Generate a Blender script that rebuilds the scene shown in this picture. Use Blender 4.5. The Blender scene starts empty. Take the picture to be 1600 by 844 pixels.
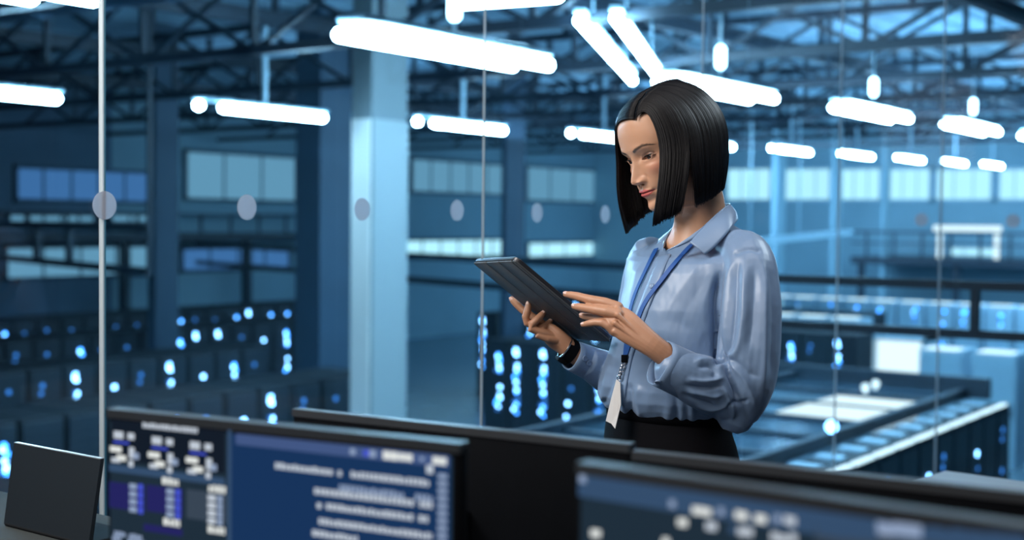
import bpy, bmesh, math, random
import numpy as np
from mathutils import Vector, Matrix, noise
R_ = random.Random(7)
C = bpy.context.scene.collection
F = 2050.0; CZ = 1.42
TH = math.atan(1450 / 2050)
CT, ST = math.cos(TH), math.sin(TH)
FW = Vector((CT, ST, 0)); RT = Vector((ST, -CT, 0)); UP = Vector((0, 0, 1))
PITCH = math.atan((422 - 345) / 2050); ROLL = 0.0105
cam_f = FW * math.cos(PITCH) - UP * math.sin(PITCH)
cam_u0 = RT.cross(cam_f).normalized()
cam_x = RT * math.cos(ROLL) + cam_u0 * math.sin(ROLL)
cam_y = cam_u0 * math.cos(ROLL) - RT * math.sin(ROLL)
CAM = Vector((0, 0, CZ))

def ray(u, v):
    return cam_f + cam_x * ((u - 800) / F) - cam_y * ((v - 422) / F)
def pt(u, v, z):
    return CAM + ray(u, v) * z
def on_x(u, v, a):
    d = ray(u, v); return CAM + d * (a / d.x)
def on_y(u, v, b):
    d = ray(u, v); return CAM + d * (b / d.y)
def on_z(u, v, h):
    d = ray(u, v); return CAM + d * ((h - CZ) / d.z)

# ------------------------------------------------------------ materials
def mat(name, col, rough=0.5, metal=0.0, spec=0.5, emit=None, es=0.0, noise=0.0, nscale=8.0, bump=0.0, sss=0.0, **kw):
    m = bpy.data.materials.new(name); m.use_nodes = True
    nt = m.node_tree; b = nt.nodes['Principled BSDF']
    b.inputs['Base Color'].default_value = (*col, 1)
    b.inputs['Roughness'].default_value = rough
    b.inputs['Metallic'].default_value = metal
    b.inputs['Specular IOR Level'].default_value = spec
    if emit:
        b.inputs['Emission Color'].default_value = (*emit, 1); b.inputs['Emission Strength'].default_value = es
    if sss:
        b.inputs['Subsurface Weight'].default_value = sss
        b.inputs['Subsurface Radius'].default_value = (1.0, 0.35, 0.2)
        b.inputs['Subsurface Scale'].default_value = 0.006
    if noise or bump:
        tc = nt.nodes.new('ShaderNodeTexCoord'); nz = nt.nodes.new('ShaderNodeTexNoise')
        nz.inputs['Scale'].default_value = nscale; nz.inputs['Detail'].default_value = 4
        nt.links.new(tc.outputs['Object'], nz.inputs['Vector'])
        if noise:
            mx = nt.nodes.new('ShaderNodeMix'); mx.data_type = 'RGBA'
            mx.inputs[6].default_value = (*[c * (1 - noise) for c in col], 1)
            mx.inputs[7].default_value = (*[min(1, c * (1 + noise)) for c in col], 1)
            nt.links.new(nz.outputs['Fac'], mx.inputs[0]); nt.links.new(mx.outputs[2], b.inputs['Base Color'])
        if bump:
            bp = nt.nodes.new('ShaderNodeBump'); bp.inputs['Strength'].default_value = bump
            bp.inputs['Distance'].default_value = 0.01
            nt.links.new(nz.outputs['Fac'], bp.inputs['Height']); nt.links.new(bp.outputs['Normal'], b.inputs['Normal'])
    return m

def emis(name, col, s):
    m = bpy.data.materials.new(name); m.use_nodes = True; nt = m.node_tree
    for n in list(nt.nodes): nt.nodes.remove(n)
    o = nt.nodes.new('ShaderNodeOutputMaterial'); e = nt.nodes.new('ShaderNodeEmission')
    e.inputs[0].default_value = (*col, 1); e.inputs[1].default_value = s
    nt.links.new(e.outputs[0], o.inputs[0]); return m

# ------------------------------------------------------------ mesh builder
class MB:
    def __init__(s): s.v = []; s.f = []; s.mi = []
    def add(s, vs, fs, mi=0):
        b = len(s.v); s.v += [tuple(p) for p in vs]
        s.f += [tuple(b + i for i in f) for f in fs]; s.mi += [mi] * len(fs); return s
    def box(s, lo, hi, mi=0, M=None, bev=0.0):
        x0, y0, z0 = lo; x1, y1, z1 = hi
        if bev <= 0:
            vs = [(x0,y0,z0),(x1,y0,z0),(x1,y1,z0),(x0,y1,z0),(x0,y0,z1),(x1,y0,z1),(x1,y1,z1),(x0,y1,z1)]
            fs = [(0,3,2,1),(4,5,6,7),(0,1,5,4),(1,2,6,5),(2,3,7,6),(3,0,4,7)]
        else:
            bm = bmesh.new(); bmesh.ops.create_cube(bm, size=1)
            for q in bm.verts:
                q.co = Vector((x0 + (q.co.x + .5) * (x1 - x0), y0 + (q.co.y + .5) * (y1 - y0), z0 + (q.co.z + .5) * (z1 - z0)))
            bmesh.ops.bevel(bm, geom=bm.edges[:], offset=bev, segments=2, affect='EDGES', profile=.5)
            bm.verts.index_update(); vs = [q.co.copy() for q in bm.verts]; fs = [[q.index for q in f.verts] for f in bm.faces]; bm.free()
        if M: vs = [M @ Vector(p) for p in vs]
        return s.add(vs, fs, mi)
    def bar(s, a, b, w, h, mi=0, up=(0, 0, 1)):
        a = Vector(a); b = Vector(b); d = (b - a); L = d.length; d.normalize()
        u = Vector(up)
        if abs(d.dot(u)) > .98: u = Vector((1, 0, 0))
        r = d.cross(u).normalized(); u = r.cross(d).normalized()
        vs = [a + r * sx * w / 2 + u * sz * h / 2 + d * t * L for t in (0, 1) for sx, sz in ((-1,-1),(1,-1),(1,1),(-1,1))]
        return s.add(vs, [(3,2,1,0),(4,5,6,7),(0,1,5,4),(1,2,6,5),(2,3,7,6),(3,0,4,7)], mi)
    def tube(s, pts, rad, n=10, mi=0, cap=True, flat=None, up=(0, 0, 1)):
        """round tube through pts; rad is one radius, a list of radii or of (a, b) pairs (a along side, b along up)"""
        pts = [Vector(p) for p in pts]; N = len(pts); rings = []
        prev = None
        for i, p in enumerate(pts):
            d = (pts[min(i + 1, N - 1)] - pts[max(i - 1, 0)]).normalized()
            if prev is None:
                u = Vector(up)
                if abs(d.dot(u)) > .95: u = Vector((1, 0, 0)) if abs(d.x) < .9 else Vector((0, 1, 0))
                r = d.cross(u).normalized()
            else:
                r = (prev - d * prev.dot(d)).normalized()
            prev = r; u = r.cross(d).normalized()
            q = rad[i] if isinstance(rad, (list, tuple)) else rad
            ra, rb = q if isinstance(q, (list, tuple)) else (q, q)
            rings.append([p + r * ra * math.cos(2*math.pi*k/n) + u * rb * math.sin(2*math.pi*k/n) for k in range(n)])
        return s.loft(rings, mi, cap)
    def loft(s, rings, mi=0, cap=True):
        n = len(rings[0]); vs = [q for r in rings for q in r]
        fs = [(i*n+k, i*n+(k+1)%n, (i+1)*n+(k+1)%n, (i+1)*n+k) for i in range(len(rings)-1) for k in range(n)]
        if cap:
            fs.append(tuple(range(n))[::-1]); fs.append(tuple((len(rings)-1)*n+k for k in range(n)))
        return s.add(vs, fs, mi)
    def cyl(s, a, b, r, n=16, mi=0, r2=None):
        return s.tube([a, b], [r, r if r2 is None else r2], n, mi)
    def capsule(s, a, b, r, n=12, mi=0):
        a = Vector(a); b = Vector(b); d = (b - a).normalized(); ps = []; rs = []
        for k in range(5):
            t = k / 4 * math.pi / 2; ps.append(a + d * r * (1 - math.sin(t) - 0)); rs.append(max(r * math.sin(t + 1e-3) if k else r*.05, r*.05))
        ps = [a + d * r * (1 - math.cos(k / 4 * math.pi / 2)) for k in range(5)]; rs = [max(r * math.sin(k / 4 * math.pi / 2), r * .05) for k in range(5)]
        pe = [b - d * r * (1 - math.cos(k / 4 * math.pi / 2)) for k in range(5)][::-1]; re = rs[::-1]
        return s.tube(ps + pe, rs + re, n, mi)
    def sphere(s, c, r, nu=16, nv=10, mi=0, M=None):
        c = Vector(c); vs = []; fs = []
        r3 = r if isinstance(r, (list, tuple)) else (r, r, r)
        for j in range(nv + 1):
            t = math.pi * j / nv
            for i in range(nu):
                p = 2 * math.pi * i / nu
                q = Vector((r3[0]*math.sin(t)*math.cos(p), r3[1]*math.sin(t)*math.sin(p), r3[2]*math.cos(t)))
                vs.append(c + (M @ q if M else q))
        fs = [(j*nu+i, (j+1)*nu+i, (j+1)*nu+(i+1)%nu, j*nu+(i+1)%nu) for j in range(nv) for i in range(nu)]
        return s.add(vs, fs, mi)
    def build(s, name, mats, parent=None, smooth=None, M=None):
        me = bpy.data.meshes.new(name)
        vs = [M @ Vector(p) for p in s.v] if M else s.v
        me.from_pydata(vs, [], s.f)
        for m in (mats if isinstance(mats, (list, tuple)) else [mats]): me.materials.append(m)
        if any(s.mi): me.polygons.foreach_set('material_index', s.mi)
        me.validate(); me.update()
        bm = bmesh.new(); bm.from_mesh(me); bmesh.ops.recalc_face_normals(bm, faces=bm.faces[:])
        bm.to_mesh(me); bm.free()
        if smooth is not None:
            me.polygons.foreach_set('use_smooth', [True] * len(me.polygons))
            if smooth < 179:
                me.set_sharp_from_angle(angle=math.radians(smooth))
        o = bpy.data.objects.new(name, me); C.objects.link(o)
        if parent: o.parent = parent
        return o

def tag(o, label=None, cat=None, group=None, kind=None):
    if label: o['label'] = label
    if cat: o['category'] = cat
    if group: o['group'] = group
    if kind: o['kind'] = kind
    return o
def empty(name, loc=(0, 0, 0), rot=None):
    o = bpy.data.objects.new(name, None); C.objects.link(o); o.empty_display_size = .1
    o.location = loc
    if rot is not None: o.rotation_euler = rot
    return o
def struct(o, label=None):
    o['kind'] = 'structure'
    if label: o['label'] = label
    return o
def copy_tree(o, parent=None):
    c = o.copy(); C.objects.link(c)
    if parent: c.parent = parent
    for ch in [k for k in bpy.data.objects if k.parent == o]: copy_tree(ch, c)
    return c

# ------------------------------------------------------------ camera
cd = bpy.data.cameras.new('camera'); cam = bpy.data.objects.new('camera', cd); C.objects.link(cam)
cam.matrix_world = Matrix(((cam_x.x, cam_y.x, -cam_f.x, 0), (cam_x.y, cam_y.y, -cam_f.y, 0), (cam_x.z, cam_y.z, -cam_f.z, CZ), (0, 0, 0, 1)))
cd.sensor_width = 36; cd.lens = F * 36 / 1600; cd.clip_start = .05; cd.clip_end = 300
ZW = 2.4
cd.dof.use_dof = True; cd.dof.focus_distance = ZW - .06; cd.dof.aperture_fstop = 2.9
sc = bpy.context.scene; sc.camera = cam
sc.view_settings.view_transform = 'Standard'; sc.view_settings.look = 'None'
sc.view_settings.gamma = 1; sc.view_settings.use_curve_mapping = False; sc.view_settings.exposure = 0
try:
    sc.cycles.use_denoising = True; sc.cycles.denoiser = 'OPENIMAGEDENOISE'
    sc.cycles.max_bounces = 8; sc.cycles.transparent_max_bounces = 16; sc.cycles.caustics_reflective = False; sc.cycles.caustics_refractive = False
    sc.cycles.sample_clamp_indirect = 6
except Exception: pass
# ============================================================ THE DATA HALL (beyond the glass)
HF = -3.0                                   # hall floor
YG = 0.8165 * 2.7 * (2250 - 160) / F        # plane of the long glass wall
XG0 = on_y(160, 320, YG).x
XC = on_y(1310, 343, YG).x                  # glass corner
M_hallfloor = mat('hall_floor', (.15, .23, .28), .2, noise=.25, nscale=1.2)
M_hallwall = mat('hall_wall', (.25, .40, .47), .7, noise=.15, nscale=.5)
M_ceil = mat('hall_ceiling', (.23, .37, .46), .7, noise=.2, nscale=.6)
M_steel = mat('dark_steel', (.012, .022, .035), .5, noise=.3, nscale=4)
M_pillar = mat('pale_pillar', (.17, .20, .21), .5, noise=.06, nscale=2)
M_clad = mat('white_cladding', (.80, .74, .68), .45, noise=.05, nscale=3)
M_darkpillar = mat('dark_pillar', (.035, .07, .11), .6, noise=.15, nscale=2)
M_rack = mat('rack_black', (.009, .014, .020), .7, noise=.2, nscale=6)
M_rackdoor = mat('rack_door', (.014, .022, .032), .5, noise=.5, nscale=60)
M_palerack = mat('rack_pale', (.42, .58, .68), .4, noise=.12, nscale=5)
M_paledoor = mat('rack_pale_door', (.36, .54, .64), .35, noise=.3, nscale=40)
M_tube = emis('lamp_tube', (.34, .70, 1.0), 115)
M_rodglint = emis('lamp_tube_small', (.40, .74, 1.0), 12)
M_led = emis('blue_led', (.045, .30, 1.0), 8)
M_led2 = emis('pale_blue_led', (.20, .52, 1.0), 11)
M_led3 = emis('dim_blue_led', (.03, .17, .55), 2.2)
M_led4 = emis('teal_led', (.30, .55, .50), .9)
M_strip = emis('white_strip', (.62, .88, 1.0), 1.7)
M_lit = emis('lit_panel', (.34, .66, .78), 1.6)
M_litdim = emis('lit_panel_dim', (.14, .36, .54), .9)
M_litblue = emis('lit_panel_blue', (.06, .20, .48), .8)
M_litwhite = emis('lit_white', (.72, .93, 1.0), 1.35)
M_lamphouse = mat('lamp_housing', (.35, .50, .58), .4)
M_rod = mat('pale_rod', (.45, .65, .75), .35)

X0, X1, Y0, Y1 = -7.0, 50.0, -9.0, 31.0
def roof_z(x): return CZ + 3.75 + .02 * (x - 7.4)

# --- shell
b = MB(); b.box((X0, Y0, HF - .2), (X1, Y1, HF)); struct(b.build('floor_hall', M_hallfloor))
b = MB(); b.add([(X0, Y0, roof_z(X0)), (X1, Y0, roof_z(X1)), (X1, Y1, roof_z(X1)), (X0, Y1, roof_z(X0)),
                 (X0, Y0, roof_z(X0)+.2), (X1, Y0, roof_z(X1)+.2), (X1, Y1, roof_z(X1)+.2), (X0, Y1, roof_z(X0)+.2)],
                [(0,1,2,3),(4,7,6,5),(0,4,5,1),(1,5,6,2),(2,6,7,3),(3,7,4,0)])
y = Y0
while y < Y1:      # trapezoid ribs of the deck
    b.add([(X0, y, roof_z(X0)), (X1, y, roof_z(X1)), (X1, y+.35, roof_z(X1)), (X0, y+.35, roof_z(X0)),
           (X0, y+.06, roof_z(X0)-.09), (X1, y+.06, roof_z(X1)-.09), (X1, y+.29, roof_z(X1)-.09), (X0, y+.29, roof_z(X0)-.09)],
          [(4,5,6,7),(0,1,5,4),(2,3,7,6)]); y += .75
struct(b.build('ceiling_hall', M_ceil))
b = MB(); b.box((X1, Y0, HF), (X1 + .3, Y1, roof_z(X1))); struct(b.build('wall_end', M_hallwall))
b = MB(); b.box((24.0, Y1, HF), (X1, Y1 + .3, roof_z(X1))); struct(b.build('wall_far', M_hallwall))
b = MB(); b.box((X0, Y1, HF), (24.0, Y1 + .3, roof_z(X1))); struct(b.build('wall_dark', mat('dark_hall_wall', (.085, .14, .20), .7, noise=.2, nscale=.6)))  # continues the far wall; the dim light there is put into a darker colour
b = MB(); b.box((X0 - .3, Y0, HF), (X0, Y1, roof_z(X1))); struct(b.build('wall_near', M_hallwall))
b = MB(); b.box((X0, Y0 - .3, HF), (X1, Y0, roof_z(X1))); struct(b.build('wall_side', M_hallwall))

# --- lit wall panels of the end wall between piers, as glowing panes
wn = 0
def glow_panel_on_end(u0, u1, v0, v1, m, zref=None):
    global wn
    wn += 1
    a = on_x(u0, v0, X1); c = on_x(u1, v1, X1); zt = a.z; zb = c.z
    ya, yb = min(a.y, c.y), max(a.y, c.y)
    f = MB(); t = .09
    for lo, hi in (((X1-.10, ya, zt-t), (X1, yb, zt)), ((X1-.10, ya, zb), (X1, yb, zb+t)), ((X1-.10, ya, zb), (X1, ya+t, zt)), ((X1-.10, yb-t, zb), (X1, yb, zt))): f.box(lo, hi)
    n = 3
    for k in range(1, n): yy = ya + (yb - ya) * k / n; f.box((X1-.07, yy-.02, zb), (X1, yy+.02, zt))
    o = struct(f.build('window_%d' % wn, M_palerack))
    g = MB(); g.box((X1-.05, ya+.02, zb+.02), (X1-.02, yb-.02, zt-.02)); struct(g.build('window_pane', m, o))
    return o
def glow_panel_on_far(u0, u1, v0, v1, m, n=4):  # pale wall panels and lit windows both get glowing panes
    global wn
    wn += 1
    a = on_y(u0, v0, Y1); c = on_y(u1, v1, Y1); zt = max(a.z, c.z) ; zb = on_y((u0+u1)/2, v1, Y1).z; zt = on_y((u0+u1)/2, v0, Y1).z
    xa, xb = a.x, c.x
    f = MB(); t = .1
    for lo, hi in (((xa, Y1-.10, zt-t), (xb, Y1, zt)), ((xa, Y1-.10, zb), (xb, Y1, zb+t)), ((xa, Y1-.10, zb), (xa+t, Y1, zt)), ((xb-t, Y1-.10, zb), (xb, Y1, zt))): f.box(lo, hi)
    for k in range(1, n): xx = xa + (xb - xa) * k / n; f.box((xx-.03, Y1-.07, zb), (xx+.03, Y1, zt))
    o = struct(f.build('window_%d' % wn, M_darkpillar))
    g = MB(); g.box((xa+.02, Y1-.05, zb+.02), (xb-.02, Y1-.02, zt-.02)); struct(g.build('window_pane', m, o))
    return o
for u0, u1 in ((1136, 1207), (1226, 1300), (1314, 1378), (1389, 1456), (1462, 1552), (1560, 1640)):
    glow_panel_on_end(u0, u1, 262, 315, M_lit)
for u0, u1, v0, v1, m in ((1060, 1130, 380, 402, M_litdim), (1480, 1562, 384, 404, M_lit)):
    glow_panel_on_end(u0, u1, v0, v1, m)
for u0, u1, v0, v1, m, n in ((286, 462, 238, 316, M_litdim, 3), (640, 786, 250, 305, M_litdim, 5), (820, 960, 262, 318, M_litdim, 4),
                             (8, 148, 332, 351, M_litdim, 5), (168, 232, 332, 351, M_litdim, 2), (500, 545, 262, 350, M_litdim, 2),
                             (4, 232, 382, 436, M_litdim, 4), (280, 452, 384, 424, M_litblue, 4), (492, 545, 368, 414, M_litdim, 2), (20, 232, 262, 318, M_litblue, 5),
                             (628, 792, 372, 404, M_lit, 6), (822, 985, 376, 402, M_lit, 6)):
    glow_panel_on_far(u0, u1, v0, v1, m, n)

# --- pillars
PILL = []
def pillar(u0, uc, u1, Z, m, label, name='pillar'):
    """square pillar: near corner seen at uc; its two visible faces reach to u0 and u1"""
    c = pt(uc, 345, Z)
    q0 = on_x(u0, 345, c.x); q1 = on_y(u1, 345, c.y)
    o = MB(); o.box((c.x, c.y, HF), (q1.x, q0.y, roof_z(c.x) - .1))
    o.box((c.x - .04, c.y - .04, HF), (q1.x + .04, q0.y + .04, HF + .25))
    PILL.append((c.x, c.y, q1.x, q0.y))
    return struct(o.build(name, m), label), c, q0, q1
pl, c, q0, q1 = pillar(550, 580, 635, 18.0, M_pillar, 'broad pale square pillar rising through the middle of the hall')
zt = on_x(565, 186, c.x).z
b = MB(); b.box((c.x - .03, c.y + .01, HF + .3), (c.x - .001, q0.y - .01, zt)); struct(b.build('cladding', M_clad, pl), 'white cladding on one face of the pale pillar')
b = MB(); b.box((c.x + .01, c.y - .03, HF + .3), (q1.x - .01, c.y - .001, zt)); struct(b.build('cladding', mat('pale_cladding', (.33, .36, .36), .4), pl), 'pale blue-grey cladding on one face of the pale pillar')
pillar(231, 243, 279, 26.0, M_darkpillar, 'dark pillar with a blue lit head, between the hall windows')
pillar(462, 500, 549, 24.0, M_darkpillar, 'broad dark pillar beside the pale pillar')
pillar(783, 790, 820, 31.5, M_darkpillar, 'slim dark blue pillar behind the glass beside the woman')
for u0, uc, u1 in ((1205, 1213, 1227), (1298, 1303, 1315), (1377, 1381, 1390)):
    pillar(u0, uc, u1, 47.0, M_hallwall, 'slim blue pier between the lit windows of the end wall')

# --- roof trusses across the hall
def truss(a, n_):
    zb = CZ + 2.16 + .02 * (a - 15.6); zt = zb + 1.05
    r = empty('roof_truss', (a, 0, zb))
    y0, y1 = 2.6 if a < XC + .5 else Y0 + .1, Y1 - .1
    m = MB(); m.bar((0, y0, 0), (0, y1, 0), .13, .12); m.build('bottom_chord', M_steel, r)
    m = MB(); m.bar((0, y0, zt - zb), (0, y1, zt - zb), .12, .12); m.build('top_chord', M_steel, r)
    m = MB(); y = y0; P = 2.1; k = 0
    while y + P <= y1 + .01:
        m.bar((0, y, 0), (0, y, zt - zb), .07, .07)
        m.bar((0, y, 0), (0, y + P, zt - zb), .07, .06); m.bar((.035, y, zt - zb), (.035, y + P, 0), .06, .06)
        y += P; k += 1
    m.build('web_bracing', M_steel, r)
    y = y0 + 3.1
    while y < y1:
        m = MB(); m.bar((0, y, zt - zb), (0, y, roof_z(a) - zb - .05), .09, .09); m.build('hanger_strut', M_steel, r); y += 3.1
    tag(r, ['black steel roof truss nearest the glass', 'black steel roof truss, second from the glass', 'black steel roof truss, third from the glass',
            'black steel roof truss, fourth from the glass', 'black steel roof truss, fifth from the glass', 'black steel roof truss, sixth from the glass',
            'black steel roof truss, seventh from the glass', 'black steel roof truss, second from the end wall', 'black steel roof truss closest to the end wall'][n_], 'roof truss', 'roof trusses across the hall')
    return r
for i, a in enumerate((7.45, 11.5, 15.6, 19.7, 23.8, 27.9, 32.0, 37.0, 43.0)): truss(a, i)
# purlins along the hall
for i, y in enumerate((5.0, 9.3, 13.8, 18.5, 24.0)):
    r = MB(); r.bar((X0 + .5, y, roof_z(X0) - 1.02), (X1 - .05, y, roof_z(X1) - 1.02 + .01), .12, .2)
    r.bar((X0 + .5, y, roof_z(X0) - .92), (X1 - .05, y, roof_z(X1) - .92 + .01), .28, .03)
    tag(r.build('roof_beam', M_steel), 'long dark roof beam running down the hall, %s from the glass' % ('first', 'second', 'third', 'fourth', 'fifth')[i], 'beam', 'roof beams along the hall')
# round ventilation ducts
def duct(p, q, r, label):
    m = MB(); p = Vector(p); q = Vector(q); m.cyl(p, q, r, 28); d = q - p; L = d.length
    k = 1.2
    while k < L: s = p + d * (k / L); m.cyl(s - d.normalized() * .03, s + d.normalized() * .03, r * 1.05, 28); k += 1.2
    o = m.build('ventilation_duct', mat('duct_metal', (.05, .10, .15), .3, metal=.6), smooth=40)
    tag(o, label, 'duct', 'round ducts under the roof')
zz = CZ + 2.85
duct((10.1, 3.6, zz), (10.1, 20, zz), .36, 'round dark metal duct above the woman, under the roof')
duct((13.7, -6, zz + .2), (13.7, 6.2, zz + .2), .40, 'round dark metal duct under the roof in the upper corner')

# --- lamps: two parallel tubes, a hanger rod and the glint on it
def lamp_a():
    r = empty('linear_lamp')
    L = 2.1
    h = MB(); h.box((-1.0, -.09, .08), (1.2, .17, .13), bev=.02); h.build('lamp_housing', M_lamphouse, r)
    t = MB(); t.capsule((-.84, -.04, .02), (1.24, -.04, .02), .048); t.build('lamp_tube', M_tube, r, 180)
    t = MB(); t.capsule((-1.06, .12, .0), (.98, .12, .0), .046); t.build('lamp_tube', M_tube, r, 180)
    t = MB(); t.cyl((.1, .04, .12), (.1, .04, 1.15), .014); t.build('hanger_rod', M_rod, r, 40)
    t = MB(); t.capsule((.1, .04, .22), (.1, .04, .46), .05); t.build('upright_lamp', M_rodglint, r, 180)  # reflection on the hanger rod, put in as a glowing capsule
    return r
def lamp_b():
    r = empty('linear_lamp')
    L = 2.1
    h = MB(); h.box((-1.2, -.06, .08), (1.08, .06, .13), bev=.02); h.build('lamp_housing', M_lamphouse, r)
    t = MB(); t.capsule((-.80, 0, .02), (1.06, 0, .02), .056); t.build('lamp_tube', M_tube, r, 180)
    t = MB(); t.capsule((-1.20, 0, .02), (-1.07, 0, .02), .056); t.build('end_lamp', M_tube, r, 180)
    t = MB(); t.cyl((-.05, 0, .13), (-.05, 0, 1.1), .035); t.build('hanger_rod', M_rod, r, 40)
    return r
def lz(x): return CZ + 1.2 + .02 * (x - 7.42)
YA = .8165 * 9.39 * (2250 - 705) / F; YB = 12.26
ordn = ['first', 'second', 'third', 'fourth', 'fifth', 'sixth', 'seventh', 'eighth', 'ninth', 'tenth', 'eleventh']
pa = lamp_a(); pb = lamp_b()
for k in range(-1, 9):
    o = pa if k == -1 else copy_tree(pa)
    x = 7.38 + 4.25 * k; o.location = (x, YA, lz(x))
    tag(o, 'twin white tube lamp hanging in the near lamp row, %s along it' % ordn[k+1], 'lamp', 'near row of hall lamps')
for k in range(-2, 9):
    o = pb if k == -2 else copy_tree(pb)
    x = 11.9 + 4.14 * k; o.location = (x, YB, lz(x) + .04)
    tag(o, 'white tube lamp with a short end lamp in the far row, %s along it' % ordn[k+2], 'lamp', 'far row of hall lamps')
# two lamps hung askew, one across
def lamp_line(p, q, label, rad=.06):
    p = Vector(p); q = Vector(q); r = empty('linear_lamp', p); d = q - p; n = d.normalized()
    h = MB(); h.bar(n * .05 + Vector((0, 0, .1)), d - n * .05 + Vector((0, 0, .1)), .12, .04); h.build('lamp_housing', M_lamphouse, r)
    t = MB(); t.capsule((0, 0, 0), d, rad); t.build('lamp_tube', M_tube, r, 180)
    for f in (.2, .8): t = MB(); t.cyl(d * f + Vector((0, 0, .12)), d * f + Vector((0, 0, 1.0)), .012); t.build('hanger_rod', M_rod, r, 40)
    tag(r, label, 'lamp')
lamp_line(on_z(904, 31, CZ + 2.0), on_z(989, 127, CZ + 2.0), 'white tube lamp hung askew above the woman, further from her hair', .05)
lamp_line(on_z(961, 27, CZ + 2.0), on_z(1028, 119, CZ + 2.0), 'white tube lamp hung askew whose lower end nears her hair', .05)
p = pt(716, 4, 11.0); q = on_z(880, -8, p.z); lamp_line(p, q, 'white tube lamp hung crosswise above the glass joint at the top edge', .055)

# --- server racks
def led_mesh(rr, n, w, hgt, dense, ms=(M_led, M_led2, M_led3)):
    m = MB()
    cx = rr.uniform(-.16, .16)
    for k in range(n):
        z = .7 + rr.random() * (hgt - .85); xx = cx + rr.uniform(-.06, .06); s = rr.uniform(.022, .036)
        i = rr.choice([0, 1, 2, 2, 0, 1] if dense else [2, 2, 0, 2])
        m.box((xx - s, -.012, z - s), (xx + s, .0, z + s), i)
    return m
def rack(kind, rr, leds):
    r = empty('server_rack'); w, d, h = (.60, 1.0, 2.1) if kind == 'dark' else (.80, 1.0, 2.1)
    mb, md = (M_rack, M_rackdoor) if kind == 'dark' else (M_palerack, M_paledoor)
    b = MB(); b.box((-w/2 + .005, 0, 0), (w/2 - .005, d, h), bev=.012); b.build('cabinet', mb, r)
    b = MB(); b.box((-w/2 + .03, -.03, .06), (w/2 - .03, 0, h - .06), bev=.008)
    for k in range(14): z = .2 + k * .13; b.box((-w/2 + .07, -.036, z), (w/2 - .07, -.03, z + .035))
    dr = b.build('door', md, r)
    b = MB(); b.box((w/2 - .075, -.06, .95), (w/2 - .05, -.03, 1.2), bev=.006); b.build('door_handle', M_steel, dr)
    if leds:
        l = led_mesh(rr, leds, w, h, kind == 'dark'); M = Matrix.Translation((0, -.036, 0)); l.build('indicator_panel', [M_led, M_led2, M_led3], r, M=M)
    return r
rr = random.Random(21)
protos = [rack('dark', rr, n) for n in (26, 6, 18, 9, 0, 3)]
for p_ in protos: p_.location = (0, 0, -50)
used = set()
def put(pl_, loc, rz, label, group):
    bx = (loc[0] - .36, loc[1] - .1, loc[0] + .36, loc[1] + 1.05) if rz == 0 else (loc[0] - .1, loc[1] - .36, loc[0] + 1.05, loc[1] + .36)
    if any(bx[0] < p[2] + .1 and bx[2] > p[0] - .1 and bx[1] < p[3] + .1 and bx[3] > p[1] - .1 for p in PILL): return
    i = rr.choice(pl_)
    p_ = protos[i]
    o = p_ if i not in used else copy_tree(p_)
    used.add(i); o.location = loc; o.rotation_euler = (0, 0, rz); tag(o, label, 'server rack', group)
for ri, (y, xa, xb) in enumerate(((13.2, 8.0, 15.4), (17.4, 11.0, 19.2), (21.6, 14.0, 24.5), (25.8, 17.0, 29.0))):
    x = xa
    while x < xb:
        put([0, 0, 1, 2, 2, 3, 3, 4, 5], (x, y, HF), 0, 'black server rack with blue lights in the %s row beyond the glass' % ordn[ri], '%s row of black server racks' % ordn[ri]); x += .62
# rows facing the walkway, seen between the tablet and the pillar
for ri, (x, ya, yb) in enumerate(((20.6, 10.6, 15.0), (26.5, 10.2, 19.5), (33.0, 12.2, 23.5))):
    y = ya
    while y < yb:
        put([0, 2, 3, 0, 1], (x, y, HF), -math.pi/2, 'black server rack with many blue lights, %s cross row behind the tablet' % ordn[ri], '%s cross row of black racks' % ordn[ri]); y += .62
# pale cabinets at the far right
pp = rack('pale', rr, 0); first = True
for ri, (x, u0, u1, lab) in enumerate(((24.5, 1434, 1800, 'pale blue server cabinet with a bright top behind the containment block'), (31.0, 1190, 1356, 'pale blue server cabinet far behind the guard rail beside the lit doorway'), (39.0, 1010, 1620, 'pale server cabinet in the most distant row, seen through the guard rail'))):
    y1_ = on_x(u0, 560, x).y; y0_ = on_x(u1, 560, x).y; y = y1_ - .42
    while y > y0_:
        o = pp if first else copy_tree(pp); first = False
        o.location = (x, y, HF); o.rotation_euler = (0, 0, -math.pi/2); tag(o, lab, 'server cabinet', 'row of pale cabinets %s' % ('behind the block', 'by the lit doorway', 'in the most distant row')[ri]); y -= .98 if ri == 0 else .86
        if ri == 0 or True:
            l = MB(); l.box((-.34, -.02, 2.1), (.34, .5, 2.125)) if ri == 0 else led_mesh(rr, 14, .8, 2.1, True)
            if ri == 0:
                l = MB(); l.box((-.30, -.02, 2.1), (.30, .45, 2.122)); l.build('top_light', M_strip, o)  # lamplight on the cabinet top, put in as a glowing plate
            else:
                l = led_mesh(rr, 16, .8, 2.1, True); l.build('indicator_panel', [M_led, M_lit, M_led3], o, M=Matrix.Translation((0, -.036, 0)))
# lit doorway of the cold aisle
a = on_x(1362, 530, 30.0); c = on_x(1440, 530, 30.0)
r = empty('aisle_doorway', (30.0, c.y, HF)); w = a.y - c.y; hh = a.z - HF
b = MB(); b.box((0, -.1, 0), (.9, 0, hh + .1)); b.box((0, w, 0), (.9, w + .1, hh + .1)); b.box((0, -.1, hh), (.9, w + .1, hh + .1)); b.build('door_frame', M_palerack, r)
b = MB(); b.box((.4, 0, 0), (.44, w, hh)); b.build('lit_panel', M_litwhite, r)
tag(r, 'brightly lit white doorway between pale cabinets in the distance', 'doorway')

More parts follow.
